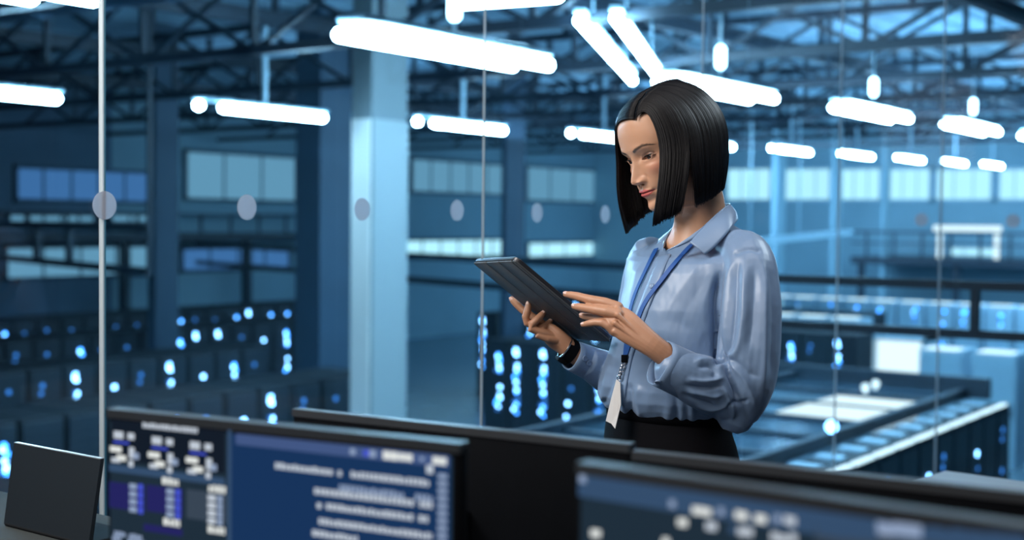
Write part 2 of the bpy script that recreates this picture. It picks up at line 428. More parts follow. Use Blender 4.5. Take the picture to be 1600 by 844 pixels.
# --- containment block: two rack rows with a dark roof and bright top ledges
BX0, BX1, BY0, BY1 = 6.6, 17.8, 4.5, 8.1
rows_n = 0
x = BX0 + .31; k = 0
first = True
while x < BX1 - .2:
    i = [4, 5, 4, 1, 4, 5, 1][k % 7]
    for side, (yy, rz) in enumerate(((BY0, 0), (BY1, math.pi))):
        o = copy_tree(protos[i]); o.location = (x, yy, HF); o.rotation_euler = (0, 0, rz); o.scale = (1, .55, 1)
        tag(o, 'black server rack with a bright top edge in the near side of the containment block' if side == 0 else 'black server rack in the far side of the containment block', 'server rack', 'racks on the %s side of the block' % ('near' if side == 0 else 'far'))
        if side == 0:
            l = MB(); l.box((-.25, .03, 2.1), (.25, .15, 2.125)); l.build('top_light', M_strip, o)  # tube reflection on the rack top, put in as a glowing strip
            l = MB(); l.box((-.12, .45, 2.1), (.10, .95, 2.12)); l.build('top_vent', M_palerack, o)
    x += .61; k += 1
r = empty('aisle_roof', (0, 0, HF + 2.1))
b = MB()
b.box((BX0, BY0 + .58, .02), (BX1, BY0 + .66, .16)); b.box((BX0, BY1 - .66, .02), (BX1, BY1 - .58, .22)); b.box((BX1 - .12, BY0 + .3, .03), (BX1, BY1, .30))
xx = BX0
while xx < BX1: b.box((xx, BY0 + .66, .04), (xx + .08, BY1 - .66, .15)); xx += 1.22
b.build('roof_frame', M_steel, r)
XLIT = on_z(1372, 650, HF + 2.23).x; b = MB(); xx = BX0; j = 0
while xx < BX1 - 1.3:
    b.box((xx + .08, BY0 + .66, .08), (xx + 1.22, BY1 - .66, .11), 0); xx += 1.22; j += 1
XL1 = on_z(1424, 629, HF + 2.22).x; b.box((XL1 - 1.9, BY0 + .72, .111), (XL1, BY0 + 1.75, .13), 1); b.build('roof_panel', [mat('roof_glass', (.03, .06, .09), .12), M_litwhite], r)  # the white slab stands in, glowing, for the bright aisle floor below
tag(r, 'dark framed roof over the aisle of the containment block', 'aisle roof')
b = MB(); b.sphere((0, 0, .06), .06); b.cyl((0, 0, 0), (0, 0, .05), .03); o = b.build('signal_lamp', M_led2, smooth=60); o.location = on_z(1299, 676, HF + 2.33)
tag(o, 'small blue signal lamp on the containment block roof', 'signal lamp')
for i_, (u, v) in enumerate(((1352, 612), (1368, 606))):
    b = MB(); b.sphere((0, 0, .05), .05); b.cyl((0, 0, -.02), (0, 0, .05), .025); o = b.build('signal_lamp', M_strip, smooth=60); o.location = on_z(u, v, HF + 2.41); o.location.z = HF + 2.41
    tag(o, 'small white signal lamp on the containment roof rim, ' + ('nearer the woman' if i_ == 0 else 'nearer the lit doorway'), 'signal lamp', 'white signal lamps on the roof')

# --- guard rails
def rail(p, q, zs, posts, label, rad=.019, hung=False, zfoot=HF):
    p = Vector(p); q = Vector(q); r = empty('guard_rail', (p.x, p.y, zfoot)); o0 = Vector((p.x, p.y, zfoot)); d = q - p
    for z in zs:
        m = MB(); m.bar(Vector((0, 0, z - zfoot)), Vector((d.x, d.y, z - zfoot)), rad * 2, rad * 2.4); m.build('rail', M_steel, r)
    for f, full in posts:
        m = MB(); top = max(zs) - zfoot; bot = 0 if full and not hung else min(zs) - zfoot
        if full and hung: top = roof_z(p.x + d.x * f) - zfoot - .05
        m.bar(Vector((d.x * f, d.y * f, bot)), Vector((d.x * f, d.y * f, top)), rad * (1.2 if hung and full else 2.2), rad * (1.2 if hung and full else 2.2)); m.build('hanger_post' if hung and full else 'post', M_steel, r)
    tag(r, label, 'guard rail')
P1 = on_z(1214, 435.5, 1.10); P2 = on_z(1600, 449, 1.10); D = P2 - P1
pa_ = P1 - D * .26; pb_ = P2 + D * .35
z2 = 1.10 - .262
tot = (pb_ - pa_).length
fpost = ((on_z(1527, 446, 1.10) - pa_).length) / tot
rail(pa_, pb_, (1.10, z2), ((0.0, True), (fpost, False), (1.0, True)), 'dark steel guard rail with two rails and a post, beyond the glass corner', .02)
P1 = on_z(262, 379.5, .60); P2 = on_z(750, 405, .60); D = P2 - P1
rail(P1, P2 + D * .35, (.60, .05), ((0, True), (.25, False), (.5, True), (.8, False), (1, True)), 'dark hanging guard rail crossing the hall at the level of the tablet', .06, hung=True)
P1 = on_z(-10, 401, .60); P2 = on_z(233, 425, .60)
rail(P1, P2, (.60, 1.25), ((.34, False), (.56, False), (0, True), (1, True)), 'dark hanging guard rail crossing in front of the blue windows at the left', .05, hung=True)
# pale tray and gallery at the end of the hall
a = pt(1150, 381, 30.0); c = pt(1326, 362.5, 37.0)
r = MB(); r.bar(a, c, .25, .14); o = r.build('cable_tray', M_rod)
for f in (.1, .5, .9):
    pq = a.lerp(c, f); m = MB(); m.bar(pq, (pq.x, pq.y, roof_z(pq.x)), .03, .03); m.build('hanger_rod', M_rod, o)
tag(o, 'pale cable tray running above the cabinets behind her shoulder', 'cable tray')
GX = 46.0
ya = on_x(1605, 360, GX).y - 1.5; yb = on_x(1330, 360, GX).y
r = empty('gallery', (GX, ya, HF)); L = yb - ya
zt = on_x(1460, 362, GX).z - HF; zb = on_x(1460, 404, GX).z - HF
b = MB(); b.box((0, 0, zb - .25), (X1 - GX, L, zb)); b.build('deck', M_steel, r)
b = MB(); b.box((-.03, 0, zt - .08), (.05, L, zt)); b.box((-.02, 0, (zt+zb)/2), (.02, L, (zt+zb)/2 + .05)); b.build('handrail', M_steel, r)
yy = 0
while yy <= L: b = MB(); b.box((-.04, yy, zb), (.04, yy + .07, zt)); b.build('baluster', M_steel, r); yy += 1.0
for yy in (.3, L/2, L - .4): b = MB(); b.box((.2, yy, 0), (.4, yy + .2, zb - .2)); b.build('support_post', M_steel, r)
b = MB(); b.box((1.2, L * .35, zt + .02), (1.3, L * .66, zt + .22)); b.box((1.2, L*.36, zb), (1.3, L*.38, zt+.1)); b.box((1.2, L*.62, zb), (1.3, L*.64, zt+.1)); b.build('lit_sign_strip', M_litwhite, r)
tag(r, 'dark steel gallery with a railing at the end of the hall', 'gallery')

# dark gallery along the far wall
ga = on_y(-20, 352, 29.6); gb = on_y(545, 352, 29.6); zt = on_y(120, 354, 29.6).z; zb = on_y(120, 378, 29.6).z
r = empty('gallery', (ga.x, 29.6, HF)); L = gb.x - ga.x
b = MB(); b.box((0, .0, zb - HF), (L, 1.35, zt - HF - .18)); b.build('deck', M_steel, r)
b = MB(); b.box((0, -.02, zt - HF + .32), (L, .05, zt - HF + .40)); b.build('handrail', M_steel, r)
x = 0.0
while x <= L: b = MB(); b.box((x, -.02, zt - HF - .18), (x + .06, .05, zt - HF + .32)); b.build('baluster', M_steel, r); x += 1.15
for x in (.3, L * .35, L * .7, L - .5): b = MB(); b.box((x, .6, 0), (x + .22, .85, zb - HF)); b.build('support_post', M_steel, r)
tag(r, 'dark gallery with a railing running below the blue windows of the far wall', 'gallery')
# ============================================================ THE ROOM ON THIS SIDE OF THE GLASS
M_floor = mat('carpet', (.05, .055, .065), .9, noise=.3, nscale=60, bump=.3)
M_rwall = mat('room_wall', (.06, .065, .08), .8, noise=.04)
M_rceil = mat('room_ceiling', (.12, .12, .13), .8, noise=.03)
M_black = mat('black_plastic', (.004, .005, .007), .6, spec=.06, noise=.2, nscale=30)
M_bezel = mat('bezel_edge', (.04, .045, .052), .45, spec=.3)
M_desk = mat('desk_top', (.30, .31, .33), .5, noise=.08, nscale=10)
M_edge = mat('glass_edge', (.62, .72, .78), .12, spec=.8, emit=None)
M_edge2 = mat('glass_edge_teal', (.06, .20, .28), .1, spec=.8)
M_dot = mat('grey_sticker', (.62, .62, .68), .7)
nt = M_dot.node_tree; tr_ = nt.nodes.new('ShaderNodeBsdfTransparent'); tl_ = nt.nodes.new('ShaderNodeBsdfTranslucent'); tl_.inputs[0].default_value = (.7, .7, .75, 1)
m1_ = nt.nodes.new('ShaderNodeMixShader'); m1_.inputs[0].default_value = .5; m2_ = nt.nodes.new('ShaderNodeMixShader'); m2_.inputs[0].default_value = .22
nt.links.new(nt.nodes['Principled BSDF'].outputs[0], m1_.inputs[1]); nt.links.new(tl_.outputs[0], m1_.inputs[2])
nt.links.new(m1_.outputs[0], m2_.inputs[1]); nt.links.new(tr_.outputs[0], m2_.inputs[2]); nt.links.new(m2_.outputs[0], nt.nodes['Material Output'].inputs[0])
RX0, RY0 = -2.6, -3.6; RZ1 = 3.15
b = MB(); b.box((RX0, RY0, -.25), (XC + .05, YG + .05, 0)); struct(b.build('floor_room', M_floor))
b = MB(); b.box((RX0, RY0, RZ1), (XC + .05, YG + .05, RZ1 + .2)); struct(b.build('ceiling_room', M_rceil))
b = MB(); b.box((RX0 - .15, RY0, 0), (RX0, YG + .05, RZ1)); struct(b.build('wall_back', M_rwall))
b = MB(); b.box((RX0, RY0 - .15, 0), (XC + .05, RY0, RZ1)); struct(b.build('wall_right', M_rwall))

def glass_material():
    m = bpy.data.materials.new('clear_glass'); m.use_nodes = True; nt = m.node_tree
    for n in list(nt.nodes): nt.nodes.remove(n)
    o = nt.nodes.new('ShaderNodeOutputMaterial'); mx = nt.nodes.new('ShaderNodeMixShader')
    t = nt.nodes.new('ShaderNodeBsdfTransparent'); t.inputs[0].default_value = (.93, .96, .97, 1)
    g = nt.nodes.new('ShaderNodeBsdfGlossy'); g.inputs[1].default_value = .02; g.inputs[0].default_value = (.9, .95, 1, 1)
    gm = nt.nodes.new('ShaderNodeNewGeometry'); vd = nt.nodes.new('ShaderNodeVectorMath'); vd.operation = 'DOT_PRODUCT'
    def mt(op, a, b):
        n = nt.nodes.new('ShaderNodeMath'); n.operation = op
        for i, q in enumerate((a, b)):
            if q is None: continue
            if isinstance(q, (int, float)): n.inputs[i].default_value = q
            else: nt.links.new(q, n.inputs[i])
        return n.outputs[0]
    nt.links.new(gm.outputs['Normal'], vd.inputs[0]); nt.links.new(gm.outputs['Incoming'], vd.inputs[1])
    c_ = mt('ABSOLUTE', vd.outputs['Value'], None); q_ = mt('POWER', mt('SUBTRACT', 1.0, c_), 5.0)
    nt.links.new(mt('ADD', mt('MULTIPLY', q_, .75), .035), mx.inputs[0])
    nt.links.new(t.outputs[0], mx.inputs[1]); nt.links.new(g.outputs[0], mx.inputs[2])
    nt.links.new(mx.outputs[0], o.inputs[0]); return m
M_glass = glass_material()
H = RZ1
# the long wall: joints at these x; the pane sheet and its two polished edges
jx = [on_y(u, 340, YG).x for u in (160, 755, 1094, 1310)]
pitch = jx[1] - jx[0]
xs = [jx[0] - 2 * pitch, jx[0] - pitch] + jx
gn = 0
for i in range(len(xs) - 1):
    gn += 1
    xa, xb = xs[i] + .0012, xs[i + 1] - .0012
    m = MB(); m.add([(xa, YG, .02), (xb, YG, .02), (xb, YG, H), (xa, YG, H)], [(0, 1, 2, 3)])
    o = struct(m.build('window_%d' % (wn + gn), M_glass), 'clear frameless glass pane of the long glass wall')
    m = MB()
    for xx, x0_, x1_, me_, nm_ in ((xs[i], xa - .0008, xa, M_edge2, 'teal glass edge'), (xs[i + 1], xb, xb + .0008, M_edge, 'polished glass edge')):
        thick = abs(xx - jx[0]) < .01; t_ = .0028 if thick else .0014; dp = .006 if thick else .0025
        m = MB(); m.box((x0_ - (0 if me_ is M_edge2 else t_), YG - dp, .02), (x1_ + (t_ if me_ is M_edge2 else 0), YG + dp, H)); struct(m.build('glass_edge', me_, o), nm_)

    m = MB(); m.box((xa, YG - .02, 0), (xb, YG + .02, .05)); struct(m.build('floor_channel', M_steel, o), 'dark floor channel holding the glass')
ys = [YG, on_x(1470, 340, XC).y, on_x(1470, 340, XC).y - pitch, on_x(1470, 340, XC).y - 2 * pitch, RY0]
for i in range(len(ys) - 1):
    gn += 1
    ya, yb = ys[i] - .002, ys[i + 1] + .002
    m = MB(); m.add([(XC, ya, .02), (XC, yb, .02), (XC, yb, H), (XC, ya, H)], [(0, 1, 2, 3)])
    o = struct(m.build('window_%d' % (wn + gn), M_glass), 'clear frameless glass pane of the glass wall beyond the corner')
    m = MB(); m.box((XC - .005, ya - .0018, .02), (XC + .005, ya, H)); m.box((XC - .005, yb, .02), (XC + .005, yb + .0018, H)); struct(m.build('glass_edge', M_edge, o), 'polished glass edge')
    m = MB(); m.box((XC - .02, yb, 0), (XC + .02, ya, .05)); struct(m.build('floor_channel', M_steel, o), 'dark floor channel holding the glass')
# stickers on the glass at eye height
def sticker(loc, axis, label):
    m = MB(); r = .0292; n = 40
    for s in (0,):
        if axis == 'y': ring = [[(r*math.cos(2*math.pi*k/n), yy, r*math.sin(2*math.pi*k/n)) for k in range(n)] for yy in (-.0016, -.0006)]
        else: ring = [[(xx, r*math.cos(2*math.pi*k/n), r*math.sin(2*math.pi*k/n)) for k in range(n)] for xx in (-.0016, -.0006)]
        m.loft(ring)
    o = m.build('round_sticker', M_dot); o.location = loc; tag(o, label, 'sticker', 'round stickers on the glass')
for u, v, lab in ((160, 321, 'grey round sticker over the bright glass joint, the biggest of the row'), (385, 324, 'grey round sticker in the middle of the wide glass pane'),
                  (565, 327, 'grey round sticker in front of the pale pillar'), (713.5, 329, 'grey round sticker beside the thin glass joint, above the tablet'),
                  (838.5, 332.5, 'grey round sticker just past the thin joint, behind the tablet'), (945, 335, 'grey round sticker nearest to her face')):
    p = on_y(u, v, YG); sticker((p.x, YG - .006 if u == 160 else YG - .0008, p.z), 'y', lab)
for u, v, lab in ((1440, 343.5, 'grey round sticker on the side glass beside the glass corner'), (1583, 345.5, 'grey round sticker on the side glass at the picture edge')):
    p = on_x(u, v, XC); sticker((XC - .0008, p.y, p.z), 'x', lab)

# --- monitors
def led_text(m, x0, x1, z, h, rr, mi, dens=.85, y=-.0012):
    x = x0
    while x < x1:
        w = h * rr.uniform(.45, .8)
        if rr.random() < dens: m.box((x, y, z - h/2), (min(x + w, x1), y + .0008, z + h/2 * rr.choice((.7, 1, 1))), mi)
        x += w + h * .28
def monitor(pl_, pr_, ht, label, deskz, back=False, tilt=0.0):
    """pl_, pr_: world points of the top corners as the camera sees them; ht: panel height"""
    pl_ = Vector(pl_); pr_ = Vector(pr_); d = pr_ - pl_; w = math.hypot(d.x, d.y)
    rz = math.atan2(d.y, d.x); ztop = (pl_.z + pr_.z) / 2
    mid = (pl_ + pr_) / 2; nrm = Vector((-math.sin(rz), math.cos(rz), 0))   # away from camera
    r = empty('monitor', (mid.x, mid.y, deskz), (0, 0, rz))
    zc = ztop - deskz
    s = 1 if not back else -1          # +y local is away from camera
    b = MB()
    b.box((-w/2, 0, zc - ht), (w/2, .018, zc), bev=.006); b.box((-w/2 + .06, .018 if not back else -.022, zc - ht + .02), (w/2 - .06, .04 if not back else 0, zc - .20), bev=.012)
    b.build('monitor_body', M_black, r, 40)
    b = MB(); b.box((-w/2 + .001, -.0015, zc - .009), (w/2 - .001, .016, zc + .0012), bev=.0006); b.build('top_bezel', M_bezel, r)
    yb = .055 if not back else -.035
    b = MB(); b.box((-.03, yb - .015, .01), (.03, yb + .015, zc - ht * .5)); b.box((-.035, min(yb, .03), zc - ht*.5 - .05), (.035, max(yb, .0) + .01, zc - ht*.5 + .05), bev=.006); b.build('stand', M_black, r)
    b = MB(); b.box((-.13, yb - .055, 0), (.13, yb + .055, .012), bev=.004); b.build('stand_base', M_black, r)
    tag(r, label, 'monitor')
    return r, w, zc
S_navy = emis('screen_navy', (.009, .034, .105), 1.0)
S_slate = emis('screen_slate', (.014, .028, .045), 1.0)
S_slate2 = emis('screen_slate_light', (.035, .075, .15), 1.0)
S_dark = emis('screen_dark', (.007, .012, .022), 1.0)
S_band = emis('screen_band', (.055, .095, .23), 1.0)
S_violet = emis('screen_violet', (.018, .018, .115), 1.0)
S_vtext = emis('screen_violet_text', (.06, .09, .62), 1.0)
S_text = emis('screen_text', (.52, .58, .66), 1.0)
S_text2 = emis('screen_text_dim', (.26, .34, .50), 1.0)
S_white = emis('screen_text_bright', (.75, .78, .76), 1.0)
S_grey = emis('screen_grey', (.04, .06, .09), 1.0)
SM = [S_navy, S_slate, S_dark, S_band, S_violet, S_vtext, S_text, S_text2, S_white, S_grey, S_slate2]
NAVY, SLATE, DARK, BAND, VIO, VTXT, TXT, TXT2, WHT, GREY, SL2 = range(11)
DESK = .74
rr = random.Random(5)
# M1: dashboard and code
ZT1 = CZ - .213
a = on_z(167, 640, ZT1); c = on_z(721, 695, ZT1)
r1, w, zc = monitor(a, c, .27, 'switched-on monitor showing dark blue charts and lines of text, lower middle of the picture', DESK)
u2x = lambda u, d=0: 0
# local x from pixel u along the top edge plane
def screen_frame(r, a, c):
    rz = r.rotation_euler[2]; ex = Vector((math.cos(rz), math.sin(rz), 0)); n = Vector((-math.sin(rz), math.cos(rz), 0)); o = r.location
    def loc(u, v):
        d = ray(u, v); t = (Vector((o.x, o.y, 0)) - Vector((CAM.x, CAM.y, 0))).dot(n) / d.dot(n)
        p = CAM + d * t; q = p - o; return q.dot(ex), q.z
    return loc
def quad(m, loc, u0, v0, u1, v1, mi, y):
    """screen rectangle from its upper-left and lower-right picture points"""
    x0, z0 = loc(u0, v0); x1, z1 = loc(u1, v1)
    m.box((min(x0, x1), y, min(z0, z1)), (max(x0, x1), y + .0006, max(z0, z1)), mi)
def text(m, loc, u0, v0, u1, h, mi, y=-.0022, dens=.95):
    x0, z0 = loc(u0, v0); x1, _ = loc(u1, v0); led_text(m, x0, x1, z0, h, rr, mi, dens, y)
L1 = screen_frame(r1, a, c)
m = MB(); m.box((-w/2 + .006, -.0008, zc - .265), (w/2 - .009, -.0002, zc - .012), SLATE)
quad(m, L1, 176, 655, 352, 740, DARK, -.0014)
quad(m, L1, 363, 678, 703, 920, NAVY, -.0014)
quad(m, L1, 357, 664, 362, 930, SL2, -.0014)
quad(m, L1, 366, 682, 704, 735, BAND, -.0018) if False else None
def slope(u): return (u - 170) * .1
# header band of the code pane
x0, z0 = L1(370, 683); x1, _ = L1(703, 700)
m.box((x0, -.0018, z0 - .0075), (x1, -.0014, z0 + .004), BAND)
for u, mi, hh in ((553, TXT2, .006), (574, VTXT, .006), (584, TXT2, .007), (606, WHT, .008), (618, WHT, .008), (630, WHT, .007), (641, WHT, .007), (661, TXT2, .004), (683, WHT, .007), (694, WHT, .007)):
    xx, _ = L1(u, 707); m.box((xx - hh/2, -.0026, z0 - .002 - hh/2), (xx + hh/2, -.0018, z0 - .002 + hh/2), mi)
dz = .0
def zrow(u, v): return L1(u, v)[1]
for (ua, ub, v, mi) in ((432, 672, 742, TXT), (532, 677, 765, TXT2), (493, 677, 775, TXT), (497, 670, 797, TXT), (500, 676, 822, TXT), (490, 560, 842, TXT), (590, 676, 848, TXT)):
    xa, za = L1(ua, v - (660 - ua) * .0 ); xb, zb = L1(ub, v)
    zz_ = L1(560, v + 0)[1]
    led_text(m, xa, xb, zz_, .0062, rr, mi, .96, -.0022)
xx0, _ = L1(668, 735); xx1, _ = L1(678, 735); zt_ = L1(672, 733)[1]; m.box((xx0, -.0022, zt_ - .004), (xx1, -.0014, zt_ + .004), TXT)
for k in range(16):
    xx, zz_ = L1(693, 740); m.box((xx - .005, -.0022, zz_ - k * .0072 - .0045), (xx + .005, -.0014, zz_ - k * .0072), TXT2)
xx, zz_ = L1(688, 740)
# dashboard
xa, za = L1(225, 663); xb, _ = L1(310, 672); led_text(m, xa, xb, L1(265, 668)[1], .0055, rr, TXT, .97, -.0022)
for cu, cv in ((198, 692), (258, 701), (318, 709)):
    x, z = L1(cu, cv)
    for dx, dz_, ww, h_, mi in ((-.010, .008, .013, .008, TXT), (.008, .008, .009, .007, TXT), (-.006, 0, .022, .0022, VTXT), (-.014, -.008, .016, .006, WHT), (-.006, -.017, .013, .006, WHT), (-.014, -.020, .012, .005, TXT),
                             (.009, -.010, .007, .012, TXT), (.015, -.013, .008, .007, TXT2), (.008, -.022, .006, .007, TXT)):
        m.box((x + dx - ww/2, -.0024, z + dz_ - h_/2), (x + dx + ww/2, -.0016, z + dz_ + h_/2), mi)
quad(m, L1, 172, 736, 352, 747, SL2, -.0015)
quad(m, L1, 172, 752, 226, 800, VIO, -.0015); quad(m, L1, 230, 757, 286, 806, VIO, -.0015); quad(m, L1, 293, 764, 355, 818, GREY, -.0015); quad(m, L1, 226, 818, 286, 838, VIO, -.0015)
for cu, cv, mi, mj in ((212, 760, TXT2, VTXT), (270, 768, TXT2, VTXT), (335, 778, TXT, TXT2)):
    for k in range(4):
        x, z = L1(cu, cv + k * 12); m.box((x - .007, -.0024, z - .003), (x + .003, -.0016, z + .003), mi); m.box((x + .006, -.0024, z - .0035), (x + .012, -.0016, z + .0035), mj)
for cu, cv in ((268, 752), (341, 764), (270, 816), (340, 828)):
    x, z = L1(cu, cv); led_text(m, x - .011, x + .011, z, .0075, rr, WHT, 1, -.0024)
for k in range(3): x, z = L1(176 + k * 2, 832 + k * 8); led_text(m, x, x + .045, z, .005, rr, TXT2, .8, -.0022)
m.build('screen', SM, r1)
# M3: the near right screen
ZT3 = CZ - .20
a = on_z(900, 724, ZT3); c = on_z(1760, 848, ZT3)
r3, w3, zc3 = monitor(a, c, .28, 'switched-on monitor with a grey-blue screen closest to the camera, at the lower right', DESK)
L3 = screen_frame(r3, a, c)
m = MB(); m.box((-w3/2 + .006, -.0008, zc3 - .27), (w3/2 - .009, -.0002, zc3 - .010), SLATE)
x0, z0 = L3(905, 745); x1, _ = L3(1700, 800); m.box((x0, -.0014, z0 - .016), (x1, -.0010, z0 + .002), SL2)
def chip(u, v, ww, hh, mi):
    x, z = L3(u, v); m.box((x - ww/2, -.0022, z - hh/2), (x + ww/2, -.0014, z + hh/2), mi)
chip(912, 748, .006, .006, TXT2)
for u, v, mi in ((1052, 787, TXT2), (1088, 797, WHT), (1098, 798, WHT), (1108, 800, WHT), (1128, 799, TXT2), (1155, 804, WHT), (1165, 806, WHT), (1186, 810, WHT), (1194, 811, WHT), (1216, 810, TXT2), (1232, 812, TXT), (1240, 814, TXT)):
    chip(u, v, .005, .006, mi)
for u, v, mi in ((1066, 816, WHT), (1070, 816, WHT), (1110, 822, TXT), (1116, 822, TXT), (1146, 827, SL2), (1160, 830, TXT), (1172, 831, TXT), (935, 833, WHT), (930, 833, WHT), (1212, 838, TXT), (1225, 842, TXT), (1240, 840, TXT), (1042, 846, WHT)):
    chip(u, v, .006, .006, mi)
x0, z0 = L3(1275, 815); x1, _ = L3(1700, 815); m.box((x0, -.0016, z0 - .014), (x1, -.0012, z0 - .002), S_idx if False else GREY)
for u, v in ((1290, 826), (1312, 830), (1336, 832), (1360, 834), (1384, 826), (1410, 827), (1428, 829), (1465, 833), (1500, 836), (1530, 840), (1560, 842), (1590, 845)): chip(u, v, .012, .009, TXT2 if u > 1370 and u < 1440 else SL2)
m.build('screen', SM, r3)
# M2 and M4: seen from behind, dark
ZT2 = CZ - .254
a = on_z(456, 640, ZT2); c = on_z(985, 696, ZT2)
r2, _, _ = monitor(a, c, .30, 'black monitor seen from behind, between the two switched-on screens', DESK, back=True)
a = on_z(986, 706, ZT2); c = on_z(1640, 777, ZT2)
r4, _, _ = monitor(a, c, .30, 'black monitor seen from behind in front of the skirted waist of the woman, at the lower right', DESK, back=True)
r4['label'] = 'black monitor seen from behind below the waist of the woman, running to the right edge'
# desks
def desk(cx, cy, rz, w, d, z, label, name='desk'):
    r = empty(name, (cx, cy, 0), (0, 0, rz))
    b = MB(); b.box((-w/2, -d/2, z - .03), (w/2, d/2, z), bev=.004); b.build('desk_top', M_desk, r)
    for sx in (-1, 1):
        for sy in (-1, 1):
            b = MB(); b.box((sx*(w/2-.06)-.025, sy*(d/2-.06)-.025, 0), (sx*(w/2-.06)+.025, sy*(d/2-.06)+.025, z - .03)); b.build('leg', M_steel, r)
    b = MB(); b.box((-w/2 + .08, -.01, z - .11), (w/2 - .08, .01, z - .03)); b.build('apron', M_steel, r)
    tag(r, label, 'desk'); return r
p = (r1.location + r3.location) / 2
desk(p.x + .16, p.y + .10, r1.rotation_euler[2], 1.62, .80, DESK, 'grey desk under the four monitors')
# grey table at the right, beyond the monitors
zt = .74
k0 = on_z(1476, 735, zt); k1 = on_z(1600, 752, zt); k2 = on_z(1440, 756, zt)
ex = (k1 - k0); ex.z = 0; ex.normalize(); ey = Vector((ex.y, -ex.x, 0))
if ey.dot(k2 - k0) < 0: ey = -ey
r = empty('side_table', (k0.x, k0.y, 0), (0, 0, math.atan2(ex.y, ex.x)))
sy = 1 if Vector((-ex.y, ex.x, 0)).dot(ey) > 0 else -1
b = MB(); b.box((0, min(0, sy * .6), zt - .03), (1.3, max(0, sy * .6), zt), bev=.004); b.build('table_top', M_desk, r)
for xx in (.06, 1.22):
    for yy in (.06, .54): b = MB(); b.box((xx - .02, sy * yy - .02, 0), (xx + .02, sy * yy + .02, zt - .03)); b.build('leg', M_steel, r)
tag(r, 'grey table whose corner shows past the black monitors at the right', 'table')
# dark panel on a grey cabinet at the lower left
zt = .80
k0 = pt(6, 822, 2.3); zt = k0.z
k1 = on_z(138, 856, zt)
pl0 = k0; ex = (k1 - k0); ex.z = 0; wd = ex.length; rz = math.atan2(ex.y, ex.x)
r = empty('laptop', (k0.x, k0.y, zt), (0, 0, rz))
hh = .142
sh = .012
b = MB(); b.add([(-.012, .028, hh), (wd - .005, .028, hh), (wd, 0, .004), (0, 0, .004), (-.012, .035, hh), (wd - .005, .035, hh), (wd, .008, .004), (0, .008, .004)],
                [(0,1,2,3),(7,6,5,4),(0,4,5,1),(1,5,6,2),(2,6,7,3),(3,7,4,0)]); b.build('lid', mat('laptop_lid', (.018, .024, .031), .5, spec=.2), r)
b = MB(); b.box((-.011, .0275, hh - .0006), (wd - .006, .0355, hh + .0009)); b.build('lid_edge', mat('laptop_edge', (.28, .31, .34), .3), r)
b = MB(); b.box((0, -.0, 0), (wd, .10, .008), bev=.003); b.build('keyboard_base', mat('laptop_base', (.02, .022, .025), .9, spec=.1), r)
tag(r, 'small dark laptop standing open on a grey cabinet at the lower left corner', 'laptop')
r = empty('cabinet', (k0.x, k0.y, 0), (0, 0, rz))
b = MB(); b.box((-.5, -.25, 0), (.33, .16, zt - .03)); M_cab = mat('cabinet_grey', (.03, .034, .04), .6); b.build('cabinet_body', M_cab, r)
b = MB(); b.box((-.52, -.27, zt - .03), (.35, .165, zt), bev=.004); b.build('cabinet_top', mat('cabinet_top', (.05, .058, .06), .9, spec=.1), r)
for k in (0, 1):
    b = MB(); b.box((-.48 + k * .41, -.268, .06), (-.10 + k * .41, -.25, zt - .05)); dd = b.build('door', M_cab, r)
    b = MB(); b.box((-.14 + k * .41 if k == 0 else -.04, -.285, zt - .3), (-.12 + k * .41 if k == 0 else -.02, -.268, zt - .15)); b.build('door_handle', M_steel, dd)
tag(r, 'low grey cabinet under the small dark laptop', 'cabinet')

# ============================================================ LIGHT
def area(name, loc, target, size, col, power, sy=None):
    l = bpy.data.lights.new(name, 'AREA'); l.energy = power; l.color = col; l.size = size
    if sy: l.shape = 'RECTANGLE'; l.size_y = sy
    o = bpy.data.objects.new(name, l); C.objects.link(o); o.location = loc
    o.rotation_euler = (Vector(target) - Vector(loc)).to_track_quat('-Z', 'Y').to_euler(); return o
WB = pt(1080, 422, ZW); WB.z = 0                        # where the woman stands
def wl(x, y, z): return WB + RT * x + FW * y + UP * z
area('room_lamp_front', wl(-1.7, -.75, 2.6), wl(0, 0, 1.35), .9, (1, .93, .86), 52)
area('room_lamp_ceiling', wl(.1, -.5, 3.05), wl(0, 0, 1.0), 1.1, (.95, .96, 1), 16)
area('room_lamp_back', wl(1.4, .55, 2.7), wl(0, 0, 1.3), .6, (.75, .9, 1), 20)
area('room_lamp_fill', wl(-.95, -1.9, 2.3), wl(-.1, 0, 1.4), .8, (1, .92, .85), 10)  # added unseen fill that brightens the near side of her face
# added unseen fill lights that brighten the hall ceiling and the end wall
for x_, y_, e_ in ((19, 9, 260), (28, 9, 480), (38, 9, 560), (24, 20, 260), (36, 20, 440)):
    area('hall_uplight', (x_, y_, CZ + 2.0), (x_, y_, 9), 5, (.30, .64, 1), e_)
area('hall_wash', (38, 8, CZ + 2.2), (50, 8, CZ + .6), 6, (.30, .64, 1), 1200)
area('hall_wash', (40, 19, CZ + 2.2), (50, 20, CZ + .6), 5, (.30, .64, 1), 750)
w_ = bpy.data.worlds.new('world'); sc.world = w_; w_.use_nodes = True
w_.node_tree.nodes['Background'].inputs[0].default_value = (.02, .05, .09, 1); w_.node_tree.nodes['Background'].inputs[1].default_value = .3


